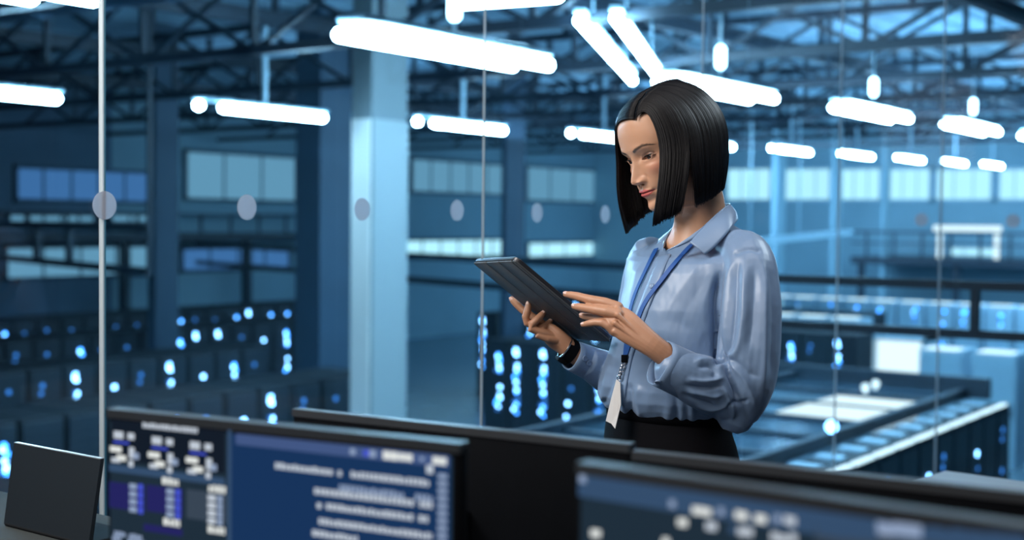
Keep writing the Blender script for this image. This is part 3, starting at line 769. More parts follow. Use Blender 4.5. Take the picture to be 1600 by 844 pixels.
# ============================================================ THE WOMAN
root = empty('person', WB, (0, 0, math.atan2(RT.y, RT.x)))
RI = (Matrix.Translation(WB) @ Matrix.Rotation(math.atan2(RT.y, RT.x), 4, 'Z')).inverted()
def P(u, v, d): return pt(u, v, ZW + d)
def smooth(a, b, x): t = np.clip((x - a) / (b - a), 0, 1); return t * t * (3 - 2 * t)
def catmull(tab, s):
    tab = np.array(tab, float); n = len(tab); out = []
    for x in s:
        i = min(int(x), n - 2); t = x - i
        p0, p1, p2, p3 = tab[max(i-1,0)], tab[i], tab[i+1], tab[min(i+2,n-1)]
        out.append(.5*((2*p1)+(-p0+p2)*t+(2*p0-5*p1+4*p2-p3)*t*t+(-p0+3*p1-3*p2+p3)*t**3))
    return np.array(out)
def finish(name, V, faces, mats, parent, mi=None, smooth_on=True, cols=None, fix=True):
    me = bpy.data.meshes.new(name)
    A = np.array(RI); V = np.asarray(V, float); V = V @ A[:3, :3].T + A[:3, 3]
    me.from_pydata(V.tolist(), [], faces)
    for m in (mats if isinstance(mats, (list, tuple)) else [mats]): me.materials.append(m)
    if mi is not None: me.polygons.foreach_set('material_index', mi)
    if smooth_on: me.polygons.foreach_set('use_smooth', [True] * len(me.polygons))
    if cols is not None:
        ca = me.color_attributes.new('Col', 'FLOAT_COLOR', 'POINT')
        c4 = np.ones((len(V), 4), np.float32); c4[:, :3] = cols; ca.data.foreach_set('color', c4.ravel())
    me.update()
    if fix:
        bm = bmesh.new(); bm.from_mesh(me); bmesh.ops.recalc_face_normals(bm, faces=bm.faces[:]); bm.to_mesh(me); bm.free()
    o = bpy.data.objects.new(name, me); C.objects.link(o); o.parent = parent; return o
def remesh(mb, voxel, smooth_it=2, fac=.5):
    """fuse the closed shells of a builder into one surface; returns verts (world) and faces"""
    me = bpy.data.meshes.new('tmp'); me.from_pydata(mb.v, [], mb.f)
    bm = bmesh.new(); bm.from_mesh(me); bmesh.ops.recalc_face_normals(bm, faces=bm.faces[:]); bm.to_mesh(me); bm.free()
    o = bpy.data.objects.new('tmp', me); C.objects.link(o)
    m = o.modifiers.new('r', 'REMESH'); m.mode = 'VOXEL'; m.voxel_size = voxel
    if smooth_it: s = o.modifiers.new('s', 'SMOOTH'); s.factor = fac; s.iterations = smooth_it
    dg = bpy.context.evaluated_depsgraph_get(); ev = o.evaluated_get(dg); e = ev.to_mesh()
    n = len(e.vertices); V = np.empty(n * 3); e.vertices.foreach_get('co', V); V = V.reshape(-1, 3)
    faces = [tuple(p.vertices) for p in e.polygons]
    ev.to_mesh_clear(); bpy.data.objects.remove(o); bpy.data.meshes.remove(me)
    return V, faces
def project(V):
    """picture position of world points (1600 x 844 frame)"""
    q = V - np.array(CAM); z = q @ np.array(cam_f); x = q @ np.array(cam_x); y = q @ np.array(cam_y)
    return 800 + F * x / z, 422 - F * y / z, z
def normals(V, faces):
    N = np.zeros_like(V); q = [f for f in faces if len(f) == 4]; t = [f for f in faces if len(f) == 3]
    for arr in (q, t):
        if not arr: continue
        a = np.array(arr); e1 = V[a[:, 2]] - V[a[:, 0]]; e2 = V[a[:, -1]] - V[a[:, 1]]
        n = np.cross(e1, e2)
        for k in range(a.shape[1]): np.add.at(N, a[:, k], n)
    L = np.linalg.norm(N, axis=1, keepdims=True); L[L == 0] = 1; return N / L

# ---- materials
def skin_material():
    m = mat('skin', (.5, .3, .2), .43, spec=.45, sss=.12); nt = m.node_tree; b = nt.nodes['Principled BSDF']
    at = nt.nodes.new('ShaderNodeAttribute'); at.attribute_name = 'Col'
    nz = nt.nodes.new('ShaderNodeTexNoise'); nz.inputs['Scale'].default_value = 300; nz.inputs['Detail'].default_value = 3
    tc = nt.nodes.new('ShaderNodeTexCoord'); nt.links.new(tc.outputs['Object'], nz.inputs['Vector'])
    bp = nt.nodes.new('ShaderNodeBump'); bp.inputs['Strength'].default_value = .06; bp.inputs['Distance'].default_value = .002
    nt.links.new(nz.outputs['Fac'], bp.inputs['Height']); nt.links.new(bp.outputs['Normal'], b.inputs['Normal'])
    nt.links.new(at.outputs['Color'], b.inputs['Base Color']); return m
M_skin = skin_material()
SKIN = np.array((.54, .30, .19)); HAND = np.array((.47, .245, .15))
M_nail = mat('nail', (.72, .50, .44), .2)
M_hair = mat('black_hair', (.005, .0048, .0065), .38, spec=.26)
M_scalp = mat('dark_scalp', (.006, .005, .006), .7)
M_shirt = mat('satin_shirt', (.165, .258, .415), .40, spec=.5, noise=.03, nscale=14)
M_shirt.node_tree.nodes['Principled BSDF'].inputs['Sheen Weight'].default_value = .15
M_button = mat('shirt_button', (.20, .29, .44), .25)
M_skirt = mat('black_skirt', (.004, .0042, .006), .85, spec=.08, noise=.2, nscale=200)
M_lan = mat('blue_lanyard', (.010, .075, .30), .55, noise=.1, nscale=300)

# ---- head frame
ya, pp_, rl = math.radians(61.5), math.radians(20), math.radians(6.5)
F0 = RT * -math.sin(ya) + FW * -math.cos(ya); R0 = RT * math.cos(ya) - FW * math.sin(ya)
Fh = F0 * math.cos(pp_) - UP * math.sin(pp_); U1 = UP * math.cos(pp_) + F0 * math.sin(pp_)
Rh = R0 * math.cos(rl) + U1 * math.sin(rl); Uh = U1 * math.cos(rl) - R0 * math.sin(rl)
HO = P(1051, 226, 0.0)
def head(p): p = np.asarray(p, float) / 1000; return np.array(HO) + p[..., 0:1]*np.array(Rh) + p[..., 1:2]*np.array(Fh) + p[..., 2:3]*np.array(Uh)
yb_ = math.radians(50)
Fb = RT * -math.sin(yb_) + FW * -math.cos(yb_); Rb = RT * math.cos(yb_) - FW * math.sin(yb_)
BO = P(1084, 385, .02) + UP * .195
def bodyf(p): p = np.asarray(p, float) / 1000; return np.array(BO) + p[..., 0:1]*np.array(Rb) + p[..., 1:2]*np.array(Fb) + p[..., 2:3]*np.array(UP)

# ---- head and neck
TAB = [(113,2,6,113,-12,-5,2),(111.5,22,24,111.5,-36,-6,2),(107,42,38,107,-50,-7,2.1),(98,60,49,98,-66,-8,2.15),(85,75,59,85,-80,-9,2.2),(68,86.5,67,68,-89,-10,2.3),
 (50,92,72,50,-95,-10,2.3),(34,94,75,34,-98.5,-10,2.3),(20,94.5,74,20,-97,-9,2.3),(8,92.5,72.5,8,-94,-8,2.25),(-4,90.5,71,-4,-90,-7,2.2),(-16,90,69.5,-14,-85,-6,2.15),
 (-28,90.5,68,-26,-79,-5,2.1),(-40,91.5,65.5,-40,-73,-4,2.02),(-52,92,62.5,-55,-68,-4,1.95),(-62,91.5,59.5,-70,-64,-5,1.9),(-72,90,56.5,-84,-61,-6,1.84),(-82,88,53.5,-98,-59,-8,1.77),
 (-90,88,51,-110,-58,-9,1.70),(-97,87,49,-120,-58,-10,1.64),(-103,82.5,48.5,-128,-58,-10,1.62),(-106.5,74,48,-134,-58,-10,1.65),(-107,61,48,-139,-58,-10,1.75),(-107.5,50,48,-143,-58,-10,1.85),
 (-111,42,48,-147,-58,-10,1.95),(-120,38.5,48.5,-153,-59,-10,2),(-135,37.5,49,-160,-61,-11,2),(-155,38,51,-170,-65,-13,2),(-175,41,56,-182,-72,-15,2),(-195,48,72,-195,-82,-16,2),(-212,50,90,-205,-86,-17,2.1)]
ss = []
x = 0.0
while x < len(TAB) - 1:
    ss.append(x); z = TAB[int(x)][0]; dz = max(abs(TAB[int(x)][0] - TAB[int(x)+1][0]), abs(TAB[int(x)][1] - TAB[int(x)+1][1]) * .6, 1)
    x += (.85 if -100 < z < 32 else (2.0 if z > 32 else 3.0)) / dz
ss.append(len(TAB) - 1.001)
TAB = [(60 + (q[0]-60)*.87 if q[0] > 60 else q[0], q[1], q[2], 60 + (q[3]-60)*.87 if q[3] > 60 else q[3], *q[4:]) for q in TAB]
rows = catmull(TAB, ss)
nfr = 190; nbk = 70
fr = np.linspace(-1, 1, nfr); phi_f = np.sign(fr) * (np.abs(fr) ** 1.25) * (math.pi / 2)
phi = np.concatenate([phi_f, np.linspace(math.pi/2, 3*math.pi/2, nbk + 2)[1:-1]])
NC = len(phi); NR = len(rows)
HX = np.zeros((NR, NC)); HY = HX.copy(); HZ = HX.copy()
for i, (zf, f, w, zb, bk, yc, n) in enumerate(rows):
    c_, s_ = np.cos(phi), np.sin(phi); e = np.where(c_ > 0, 2 / n, 2 / 2.1)
    HX[i] = w * np.sign(s_) * np.abs(s_) ** e
    cc = np.sign(c_) * np.abs(c_) ** e
    HY[i] = yc + np.where(cc > 0, cc * (f - yc), cc * (yc - bk))
    HZ[i] = zb + (zf - zb) * (.5 + .5 * cc)
wt = smooth(8, 48, HY)
ax = np.abs(HX)
def g(x, z, cx, cz, sx, sz): return np.exp(-((x - cx) / sx) ** 2 - ((z - cz) / sz) ** 2)
def feat(X, Z):
    a = np.abs(X)
    # nose
    zk = [40, 14, 6, -2, -12, -22, -30, -36, -40, -43, -46, -50, -60]; nk = [0, .2, 1.0, 3.2, 8.0, 13.5, 18, 20, 18.5, 13, 5, .8, 0]
    N = np.interp(Z, zk[::-1], nk[::-1]); sg = np.interp(Z, [-46, -38, -30, -18, -5, 10], [11, 9.5, 7.8, 6.6, 6.6, 9])
    D = N * np.exp(-np.abs(X / sg) ** 1.9)
    D += 8.5 * g(a, Z, 12.5, -39.5, 5.2, 5.0)
    D -= 7 * g(a, Z, 6.3, -46.2, 3.4, 1.9)
    D -= 2.0 * g(a, Z, 19, -37, 3, 6)
    # sockets, brow ridge, cheeks
    D -= 6.0 * g(a, Z, 31, 1, 17, 9.5) + 4.0 * g(a, Z, 14, 1, 6, 8)
    D += 2.2 * g(a, Z, 27, 17, 18, 6)
    D += 4.2 * g(a, Z, 41, -23, 17, 13)
    D -= 1.6 * g(a, Z, 33, -13, 12, 4)
    D -= 2.2 * g(a, Z, 44, -55, 12, 14)
    D += 2.2 * g(a, Z, 28, -52, 9, 12)
    # mouth
    cup = np.interp(a, [0, 3, 7, 14, 26], [-57, -56.2, -56, -57.8, -61.5])
    lt = np.clip(1 - (a / 22.5) ** 2, 0, 1)
    D += 2.6 * g(X, Z, 0, -60, 24, 13)
    D += 3.0 * np.sqrt(lt) * np.exp(-((Z + 59.2) / 2.9) ** 2)
    D += 3.9 * np.clip(1 - (a / 19) ** 2, 0, 1) ** .6 * np.exp(-((Z + 66.6) / 3.5) ** 2)
    D -= 2.8 * np.sqrt(lt) * np.exp(-((Z + 62.2 + .4*np.exp(-(a/6)**2)) / 1.15) ** 2)
    D -= 2.4 * g(a, Z, 23, -62.0, 3.4, 3.2)
    D -= 1.5 * g(X, Z, 0, -50.5, 2.8, 4.0); D += .7 * g(a, Z, 5, -51, 2, 4.5)
    D -= 4.2 * g(X, Z, 0, -77, 20, 4.8)
    D += 4.5 * g(X, Z, 0, -92, 15, 9)
    return D
HY0 = HY.copy()
HY = HY + feat(HX, HZ) * wt
# eyes
EX, EZ = 30.5, -2.0
msk = (HX > 22) & (HX < 39) & (np.abs(HZ - EZ) < 3) & (wt > .5)
ECY = float(HY[msk].mean()) + 2.4 - 13.0
dx = (ax - EX); dzz = HZ - EZ
rad2 = (13.0 - .45 * smooth(-2, -6, dzz)) ** 2 - dx ** 2 - dzz ** 2
lid = np.where(rad2 > 0, ECY + np.sqrt(np.maximum(rad2, 0)), -999)
near_eye = (wt > .5) & (rad2 > 0)
k_ = 1.6
h_ = np.clip(.5 + .5 * (lid - HY) / k_, 0, 1)
sm = lid * h_ + HY * (1 - h_) + k_ * h_ * (1 - h_)
HY = np.where(near_eye, sm, HY)
tilt = dzz - .13 * dx + .4
par = 1 - (dx / 14.0) ** 2
zu = 3.5 * np.clip(par, 0, 1) ** .75; zl = -4.1 * np.clip(par, 0, 1) ** .8
inside = (par > 0) & (wt > .5)
sd = np.minimum(zu - tilt, tilt - zl)
op = np.where(inside, smooth(-.25, .35, sd), 0)
HY = HY * (1 - op) + (ECY + 9.5) * op
# lid crease
HY -= .9 * np.exp(-((tilt - (zu + 3.6)) / .9) ** 2) * np.clip(par + .1, 0, 1) * (wt > .5) * (1 - op)
# colours
cols = np.tile(SKIN, (NR, NC, 1))
def mixc(m, c): global cols; m = np.clip(m, 0, 1)[..., None]; cols = cols * (1 - m) + np.array(c) * m
mixc(.7 * g(ax, HZ, 44, -24, 18, 14) * wt, (.58, .235, .16))
mixc(.25 * g(ax, HZ, 0, -38, 16, 9) * wt, (.56, .26, .18))
mixc(.85 * np.exp(-((tilt - zu - 2.2) / 3.0) ** 2) * smooth(-.3, .25, par) * wt, (.13, .065, .048))
mixc(.35 * np.exp(-((tilt - zl + 1.5) / 2.0) ** 2) * smooth(-.2, .2, par) * wt, (.33, .17, .12))
cup = np.interp(ax, [0, 3, 7, 14, 26], [-56.3, -55.3, -55.1, -57.2, -61.6])
low = np.interp(ax, [0, 9, 16, 22.5], [-71.0, -70.4, -67.6, -62.6])
lipm = smooth(0, 1.2, cup - HZ) * smooth(0, 1.4, HZ - low) * (ax < 23) * wt
mixc(lipm * .92, (.50, .075, .07))
mixc(lipm * .75 * np.exp(-((HZ + 62.2) / .9) ** 2), (.12, .02, .02))
# brows
bx = np.clip(ax, 11, 53); bz = np.interp(bx, [11, 22, 36, 44, 53], [13.2, 17.2, 20.6, 19.2, 14.6]); bw = np.interp(bx, [11, 20, 36, 53], [2.4, 3.1, 2.6, 1.0])
bm_ = smooth(1.35, .45, np.abs(HZ - bz) / bw) * smooth(9.5, 13, ax) * smooth(54.5, 50, ax) * (wt > .4)
mixc(bm_ * .94, (.035, .024, .02))
# nostrils
mixc(g(ax, HZ, 6.3, -46.0, 3.2, 1.5) * wt * .85, (.10, .04, .03))
# hairline: dark scalp above
hl = smooth(67, 73, HZ) 
mixc(hl * (HY > 0), (.018, .013, .012)); mixc((HY < 5) * smooth(-60, -40, HZ) * 1.0, (.02, .016, .015))
PL = np.stack([HX, HY, HZ], -1)
wb = smooth(-88, -182, HZ)[..., None]
HV = head(PL) * (1 - wb) + bodyf(PL) * wb
idx = np.arange(NR * NC).reshape(NR, NC)
faces = []
for i in range(NR - 1):
    for k in range(NC):
        k2 = (k + 1) % NC; faces.append((int(idx[i,k]), int(idx[i+1,k]), int(idx[i+1,k2]), int(idx[i,k2])))
faces.append(tuple(int(q) for q in idx[0])); faces.append(tuple(int(q) for q in idx[-1][::-1]))
BV = [HV.reshape(-1, 3)]; BF = list(faces); BC = [cols.reshape(-1, 3)]; BM = [0] * len(faces)
def add_body(V, Fc, col=SKIN, mi=0):
    off = sum(len(q) for q in BV); BV.append(np.asarray(V, float)); BF.extend(tuple(int(i) + off for i in f) for f in Fc)
    BC.append(np.tile(np.array(col), (len(V), 1)) if np.ndim(col) == 1 else col); BM.extend([mi] * len(Fc))
# ears
for s in (1, -1):
    e = MB(); pts = []; rs = []
    for k in range(15):
        t = math.radians(-70 + k * 23); pts.append((s * (73 + 5), -6 + 13 * math.cos(t) * .9 - 4, -14 + 27 * math.sin(t))); rs.append(4.2)
    e.tube(pts, rs, 8); e.sphere((s * 72, -8, -14), (5, 13, 24), 14, 10); e.sphere((s * 75, -2, -38), (5, 7, 8), 12, 8)
    add_body(head(np.array(e.v)), e.f)

# ---- torso inside the clothes, arms, hands, legs
def ring_w(uc, v, A, B, dc=0.0, n=64, ex=2.0, tilt=0.0):
    c = P(uc, v, dc); out = []
    for k in range(n):
        t = 2 * math.pi * k / n; ct, st = math.cos(t), math.sin(t); st2 = math.copysign(abs(st) ** (2/ex), st)
        q = c + Rb * (A * math.copysign(abs(ct) ** (2/ex), ct)) + Fb * (B * st2); q.z = c.z - tilt * st2; out.append(q)
    return out
TR = [(364,1087,.058,.054,.030),(372,1087,.080,.064,.028),(381,1090,.118,.077,.022),(391,1092,.146,.089,.014),(404,1092,.156,.098,.007),(425,1090,.150,.108,0),(450,1088,.142,.118,0),(480,1083,.138,.126,0),(510,1076,.136,.126,0),
      (545,1065,.136,.121,0),(580,1053,.138,.117,0),(603,1046,.141,.115,0),(620,1043,.141,.110,0),(632,1043,.137,.102,0),(642,1044,.128,.094,0)]
m = MB(); m.loft([ring_w(u, v, A * .86, B * .84, n=40) for v, u, A, B, tl_ in TR[6:]] + [ring_w(1046, 720, .13, .095, n=40)])
add_body([tuple(q) for q in m.v], m.f)
def tb(m, L, n=14, up=(0, 0, 1)):
    """L: (u, v, d, r_mm) or (u, v, d, broad_mm, thick_mm)"""
    pts = [P(*q[:3]) for q in L]; rs = [(q[3] / 1000, (q[4] if len(q) > 4 else q[3]) / 1000) for q in L]
    # rounded ends
    d0 = (pts[0] - pts[1]).normalized(); d1 = (pts[-1] - pts[-2]).normalized()
    r0, r1 = min(rs[0]), min(rs[-1])
    for j in (.55, .9): pass
    p2 = [pts[0] + d0 * r0 * .9, pts[0] + d0 * r0 * .55] + pts + [pts[-1] + d1 * r1 * .55, pts[-1] + d1 * r1 * .9]
    q2 = [tuple(x * .4 for x in rs[0]), tuple(x * .83 for x in rs[0])] + rs + [tuple(x * .83 for x in rs[-1]), tuple(x * .4 for x in rs[-1])]
    m.tube(p2, q2, n, up=up)
def dens(L, k=3):
    a = catmull([q if len(q) == len(L[0]) else q for q in L], np.linspace(0, len(L) - 1.0001, (len(L) - 1) * k + 1)); return [tuple(q) for q in a]
# her left hand (near the camera), back of the hand towards us, fingers over the screen edge
hm = MB()
tb(hm, dens([(1110,600,-.172,27,27),(1070,578,-.192,24,22),(1042,558,-.204,20,17),(1022,543,-.206,19.5,15),(1000,527,-.20,22,14),(980,512,-.192,25,12.5),(964,500,-.182,24,10.5)]), 20, up=(0, 0, 1)) if False else None
def flat_sweep(m, L, nrm, n=20):
    """sweep with its thin direction held along nrm"""
    pts = [P(*q[:3]) for q in L]; rings = []
    for i, p in enumerate(pts):
        d = (pts[min(i+1, len(pts)-1)] - pts[max(i-1, 0)]).normalized(); nn = (nrm - d * nrm.dot(d)).normalized(); s = d.cross(nn).normalized()
        rings.append([p + s * L[i][3]/1000 * math.cos(2*math.pi*k/n) + nn * L[i][4]/1000 * math.sin(2*math.pi*k/n) for k in range(n)])
    m.loft(rings)
toCam = (-FW + RT * -.25 + UP * .25).normalized()
flat_sweep(hm, dens([(1110,600,-.172,27,27),(1075,580,-.190,24,22),(1046,560,-.203,20.5,18),(1022,542,-.206,20,15.5),(1000,526,-.20,23,14),(980,511,-.192,26,12.5),(966,500,-.184,25,10.5),(958,495,-.178,21,8)]), toCam)
LF = {'index': [(966,480,-.178,9.2),(945,473,-.168,9.0),(926,469.5,-.158,8.6),(913,466,-.146,7.6),(902,463,-.135,7.4),(891,461,-.125,6.6),(884,460,-.119,5.2)],
      'middle': [(966,491,-.19,9.6),(948,487,-.183,9.2),(933,484.5,-.174,8.8),(921,482.5,-.164,7.8),(911,481,-.155,7.5),(902,479.5,-.147,6.6),(897,479,-.143,5.2)],
      'ring': [(962,505,-.19,9),(950,501,-.178,8.5),(940,499,-.165,8.2),(930,497.5,-.15,7.4),(922,496,-.14,7),(914,494.5,-.131,6.2),(909,493.5,-.126,5)],
      'little': [(960,519,-.186,8.4),(950,509,-.186,7.8),(941,504.5,-.183,7.3),(931,504,-.178,6.5),(923,505,-.173,6.2),(916,506.5,-.168,5.5),(911,507.5,-.165,4.4)]}
for k, L in LF.items(): tb(hm, L, 14)
tb(hm, [(1005,520,-.178,12),(985,503,-.165,11),(968,491,-.15,9.6),(950,484,-.137,8.6),(935,480,-.128,7.6),(926,478,-.123,6)], 14)
for a_, b_ in (((1016,530,-.212),(965,482,-.186)), ((1014,537,-.217),(965,492,-.1985)), ((1012,544,-.217),(961,505,-.1985)), ((1012,551,-.213),(960,518,-.193))):
    tb(hm, [(*[a_[i] + (b_[i]-a_[i])*t for i in range(3)], r) for t, r in ((0, 1.8), (.35, 2.4), (.7, 3.2), (.93, 4.4), (1, 4.8))], 8)
tb(hm, [(1030,552,-.209,6),(1018,546,-.2125,7.5),(1008,540,-.211,6)], 12)
V, Fc = remesh(hm, .00115, 4, .5)
cu, cv, cz = project(V)
add_body(V, Fc, HAND)
# her right hand (far), fingers curled up on the tablet back
fm = MB()
RF = {'index': [(856,514,.068,8.6),(840,501,.072,8.3),(824,490,.078,8.0),(815,483,.083,7.4),(808,476.5,.087,7.2),(802,470.5,.090,6.4),(799,467,.091,5.0)],
      'middle': [(862,520,.052,8.8),(844,511,.050,8.6),(823,503.5,.048,8.2),(821.5,495,.046,7.7),(824,487,.045,7.3),(825.5,479,.046,6.5),(825.5,474.5,.047,5.2)],
      'ring': [(866,526,.046,8.6),(848,520,.040,8.4),(829,513,.036,8.0),(832,506,.035,7.6),(839,499.5,.036,7.2),(846,492.5,.039,6.4),(849.5,488.5,.041,5.0)],
      'little': [(870,531,.044,8.0),(856,529,.040,7.8),(840,523.5,.038,7.4),(844,517,.040,7.0),(850,511,.046,6.6),(857,505,.054,5.8),(860.5,501.5,.058,4.6)]}
for k, L in RF.items(): tb(fm, L, 14)
flat_sweep(fm, dens([(940,572,.085,27,25),(910,560,.062,21,19),(893,549,.053,19.5,16),(880,538,.052,22,14),(868,529,.054,24,13),(858,520,.058,22,11),(852,515,.062,18,8)]), (-FW * .8 + UP * -.5 + RT * -.3).normalized())
tb(fm, [(880,534,.075,11),(862,516,.095,10),(846,500,.112,9),(834,488,.122,8),(828,482,.126,6.5)], 12)
V, Fc = remesh(fm, .00115, 4, .5)
add_body(V, Fc, HAND)
# arms inside the sleeves
am = MB()
tb(am, dens([(1158,402,-.09,40),(1172,440,-.122,38),(1170,520,-.137,36),(1155,610,-.148,34),(1120,604,-.166,31),(1090,590,-.182,27)]), 14)
tb(am, dens([(1012,415,.09,40),(1000,470,.125,37),(990,540,.145,34),(965,590,.12,31),(935,572,.08,27)]), 14)
add_body([tuple(q) for q in am.v], am.f)
# legs
lm = MB()
for s in (-1, 1):
    c0 = P(1046, 720, 0); 
    L = [(.70,.086),(.55,.070),(.46,.056),(.42,.054),(.33,.056),(.25,.048),(.15,.035),(.08,.033),(.03,.03)]
    lm.tube([Vector((c0.x, c0.y, z)) + Rb * (.075 * s) + Fb * (0 if z > .3 else -.012) for z, r in L], [r for z, r in L], 18)
add_body([tuple(q) for q in lm.v], lm.f)
# nails
def nail(tip, prev, r, out):
    a = P(*tip[:3]); b_ = P(*prev[:3]); d = (a - b_).normalized(); o = (out - d * out.dot(d)).normalized(); s = d.cross(o)
    M = Matrix((s, d, o)).transposed(); m = MB(); m.sphere(a - d * .0015 + o * (r * .80), (r * .72, r * 1.15, r * .26), 12, 8, M=M)
    add_body([tuple(q) for q in m.v], m.f, (.74, .5, .43), 1)
for k, L in LF.items(): nail(L[-1], L[-3], L[-1][3] / 1000, (-FW * .62 + UP * .75 - RT * .2))
for k, L in RF.items(): nail(L[-1], L[-3], L[-1][3] / 1000, (-FW * .85 - RT * .45 + UP * .1))
body = finish('body', np.concatenate(BV), BF, [M_skin, M_nail], root, BM, cols=np.concatenate(BC))
tag(root, 'woman in a blue satin shirt looking down at the tablet she holds', 'person')

# ---- eyes and lashes
for s in (1, -1):
    cen = head(np.array([s * EX, ECY, EZ]))
    gz = (Fh * .93 - Uh * .30 + Rh * (.12)).normalized()
    t1 = gz.cross(UP).normalized(); t2 = gz.cross(t1)
    m = MB(); nv, nu = 40, 40; R = .012
    vs = []; fs = []; mi = []
    for j in range(nv + 1):
        th = math.pi * (j / nv) ** 1.4
        rr_ = R + (.0005 * max(0, 1 - (th / .5) ** 2))
        for i in range(nu): ph = 2 * math.pi * i / nu; vs.append(Vector(cen) + gz * rr_ * math.cos(th) + (t1 * math.cos(ph) + t2 * math.sin(ph)) * rr_ * math.sin(th))
    for j in range(nv):
        th = math.pi * ((j + .5) / nv) ** 1.4
        for i in range(nu): fs.append((j*nu+i, (j+1)*nu+i, (j+1)*nu+(i+1)%nu, j*nu+(i+1)%nu)); mi.append(2 if th < .22 else 1 if th < .50 else 0)
    finish('eye', [tuple(v) for v in vs], fs, [mat('eye_white', (.50, .45, .43), .12), mat('iris', (.035, .016, .009), .08), mat('pupil', (.002, .002, .002), .05)], root, mi)
    m = MB()
    pts = []
    for k in range(17):
        dx_ = -13.2 + 26.6 * k / 16; p_ = max(1 - (dx_ / 14.0) ** 2, 0); zt_ = 3.5 * p_ ** .75 + .13 * dx_ - .4
        yy = ECY + math.sqrt(max(13.3 ** 2 - dx_ ** 2 - zt_ ** 2, 1)); pts.append((s * (EX + dx_), yy + .2, EZ + zt_ + .1))
    m.tube([Vector(q) for q in pts], [.4 + .65 * math.sin(math.pi * (.15 + .8 * k / 16)) for k in range(17)], 6)
    for k in range(2, 34):
        t = k / 34; i = t * 16; i0 = min(int(i), 15); q = Vector(pts[i0]).lerp(Vector(pts[i0 + 1]), i - i0)
        o_ = Vector((s * (t - .35) * 4.5, 4.5, -1.6)) * (.6 + .6 * t); m.tube([q, q + o_ * .5, q + o_ + Vector((0, 0, 1.3))], [.22, .16, .05], 4)
    finish('eyelash_line', head(np.array(m.v)), m.f, mat('lash', (.006, .005, .005), .6), root)

# ---- hair
HC = Vector((0, -6, 16)); HA = Vector((91, 108, 105))
YS = [-60, -40, 0, 40, 60, 72, 80, 86]; ZS = [109, 113, 115.5, 111, 103.5, 94, 83.5, 72]
def hair_pt(al, t, rho):
    """al azimuth from the face (deg, + her left); t 0..1 from the parting to the widest line; head frame, mm"""
    a = math.radians(al); aa = abs(al); lo = AL1 if al > 0 else -AL0
    f = min(1, max(0, (aa - lo) / (180 - lo)))
    y0 = 84 - 139 * f ** .8; x0 = 38 * min(1, max(.08, (y0 + 50) / 100)) - (0 if al > 0 else 3)
    P0 = Vector((x0, y0, float(np.interp(y0, YS, ZS)) - .0042 * x0 * x0))
    q0 = Vector(((P0[i] - HC[i]) / HA[i] for i in range(3)))
    sx = 1.0 if al > 0 else 1.06
    q1 = Vector((math.sin(a) * sx, math.cos(a) * (1.0 if aa > 90 else 1.02), 0))
    l0, l1 = q0.length, q1.length; phi_ = math.radians(52 if al > 0 else 40)
    qm = Vector((q1.x * math.cos(phi_), q1.y * math.cos(phi_), math.sin(phi_)))
    def sl(u, v, t):
        u = u.normalized(); v = v.normalized(); om = u.angle(v)
        return u if om < 1e-4 else (u * math.sin((1-t)*om) + v * math.sin(t*om)) / math.sin(om)
    q = sl(sl(q0, qm, t), sl(qm, q1, t), t) * (l0 * (1-t) + l1 * t) * (1 - (1 - rho) * (.3 + .7 * t))
    return (HC.x + q.x*HA.x, HC.y + q.y*HA.y, HC.z + q.z*HA.z)
AL0, AL1 = -36, 50           # open face between these azimuths
down_h = Vector((-UP.dot(Rh), -UP.dot(Fh), -UP.dot(Uh)))
rh = random.Random(3)
def strand(al, rho, jit=1.0):
    pts = []
    for k in range(9):
        x_, y_, z_ = hair_pt(al, k / 8, rho); pts.append(Vector((x_, y_, z_)))
    a = math.radians(al)
    aa = abs(al)
    ln = np.interp(aa, [0, 40, 55, 90, 120, 150, 180], [140, 142, 140, 136, 131, 127, 125]) + (6 if al < 0 and aa < 70 else 0)
    ln += rh.uniform(-9, 4) * jit
    out = Vector((math.sin(a), math.cos(a), 0))
    last = pts[-1]; dr = (pts[-1] - pts[-2]).normalized()
    n = 9
    lean = -24 if (al < 0 and aa < 80) else (-8 if aa < 75 else 0)
    for k in range(1, n + 1):
        s_ = k / n
        # falls straight, flares a little, then turns in at the ends
        fl = (9 * math.sin(min(1, s_ * 1.25) * math.pi * .6) - 26 * max(0, s_ - .45) ** 2 * (1.0 if aa > 75 else .35)) * rho + lean * s_ ** 1.6
        fwd = (17 * s_ ** 2.2 if aa < 78 else (-15 * max(0, 1 - (aa - 78) / 40) * s_ ** 2)) if al > 0 else 0
        pts.append(last + down_h * (ln * s_) + out * fl + Vector((0, fwd, 0)) + Vector((rh.uniform(-.5, .5), rh.uniform(-.5, .5), 0)) * jit)
    for _ in range(4): pts = [pts[0]] + [(pts[i-1] + pts[i]*2 + pts[i+1]) / 4 for i in range(1, len(pts)-1)] + [pts[-1]]
    return pts
hm = MB()
def alrand(): 
    return AL1 + (360 + AL0 - AL1) * rh.random()
def wrap(al): return al if al <= 180 else al - 360
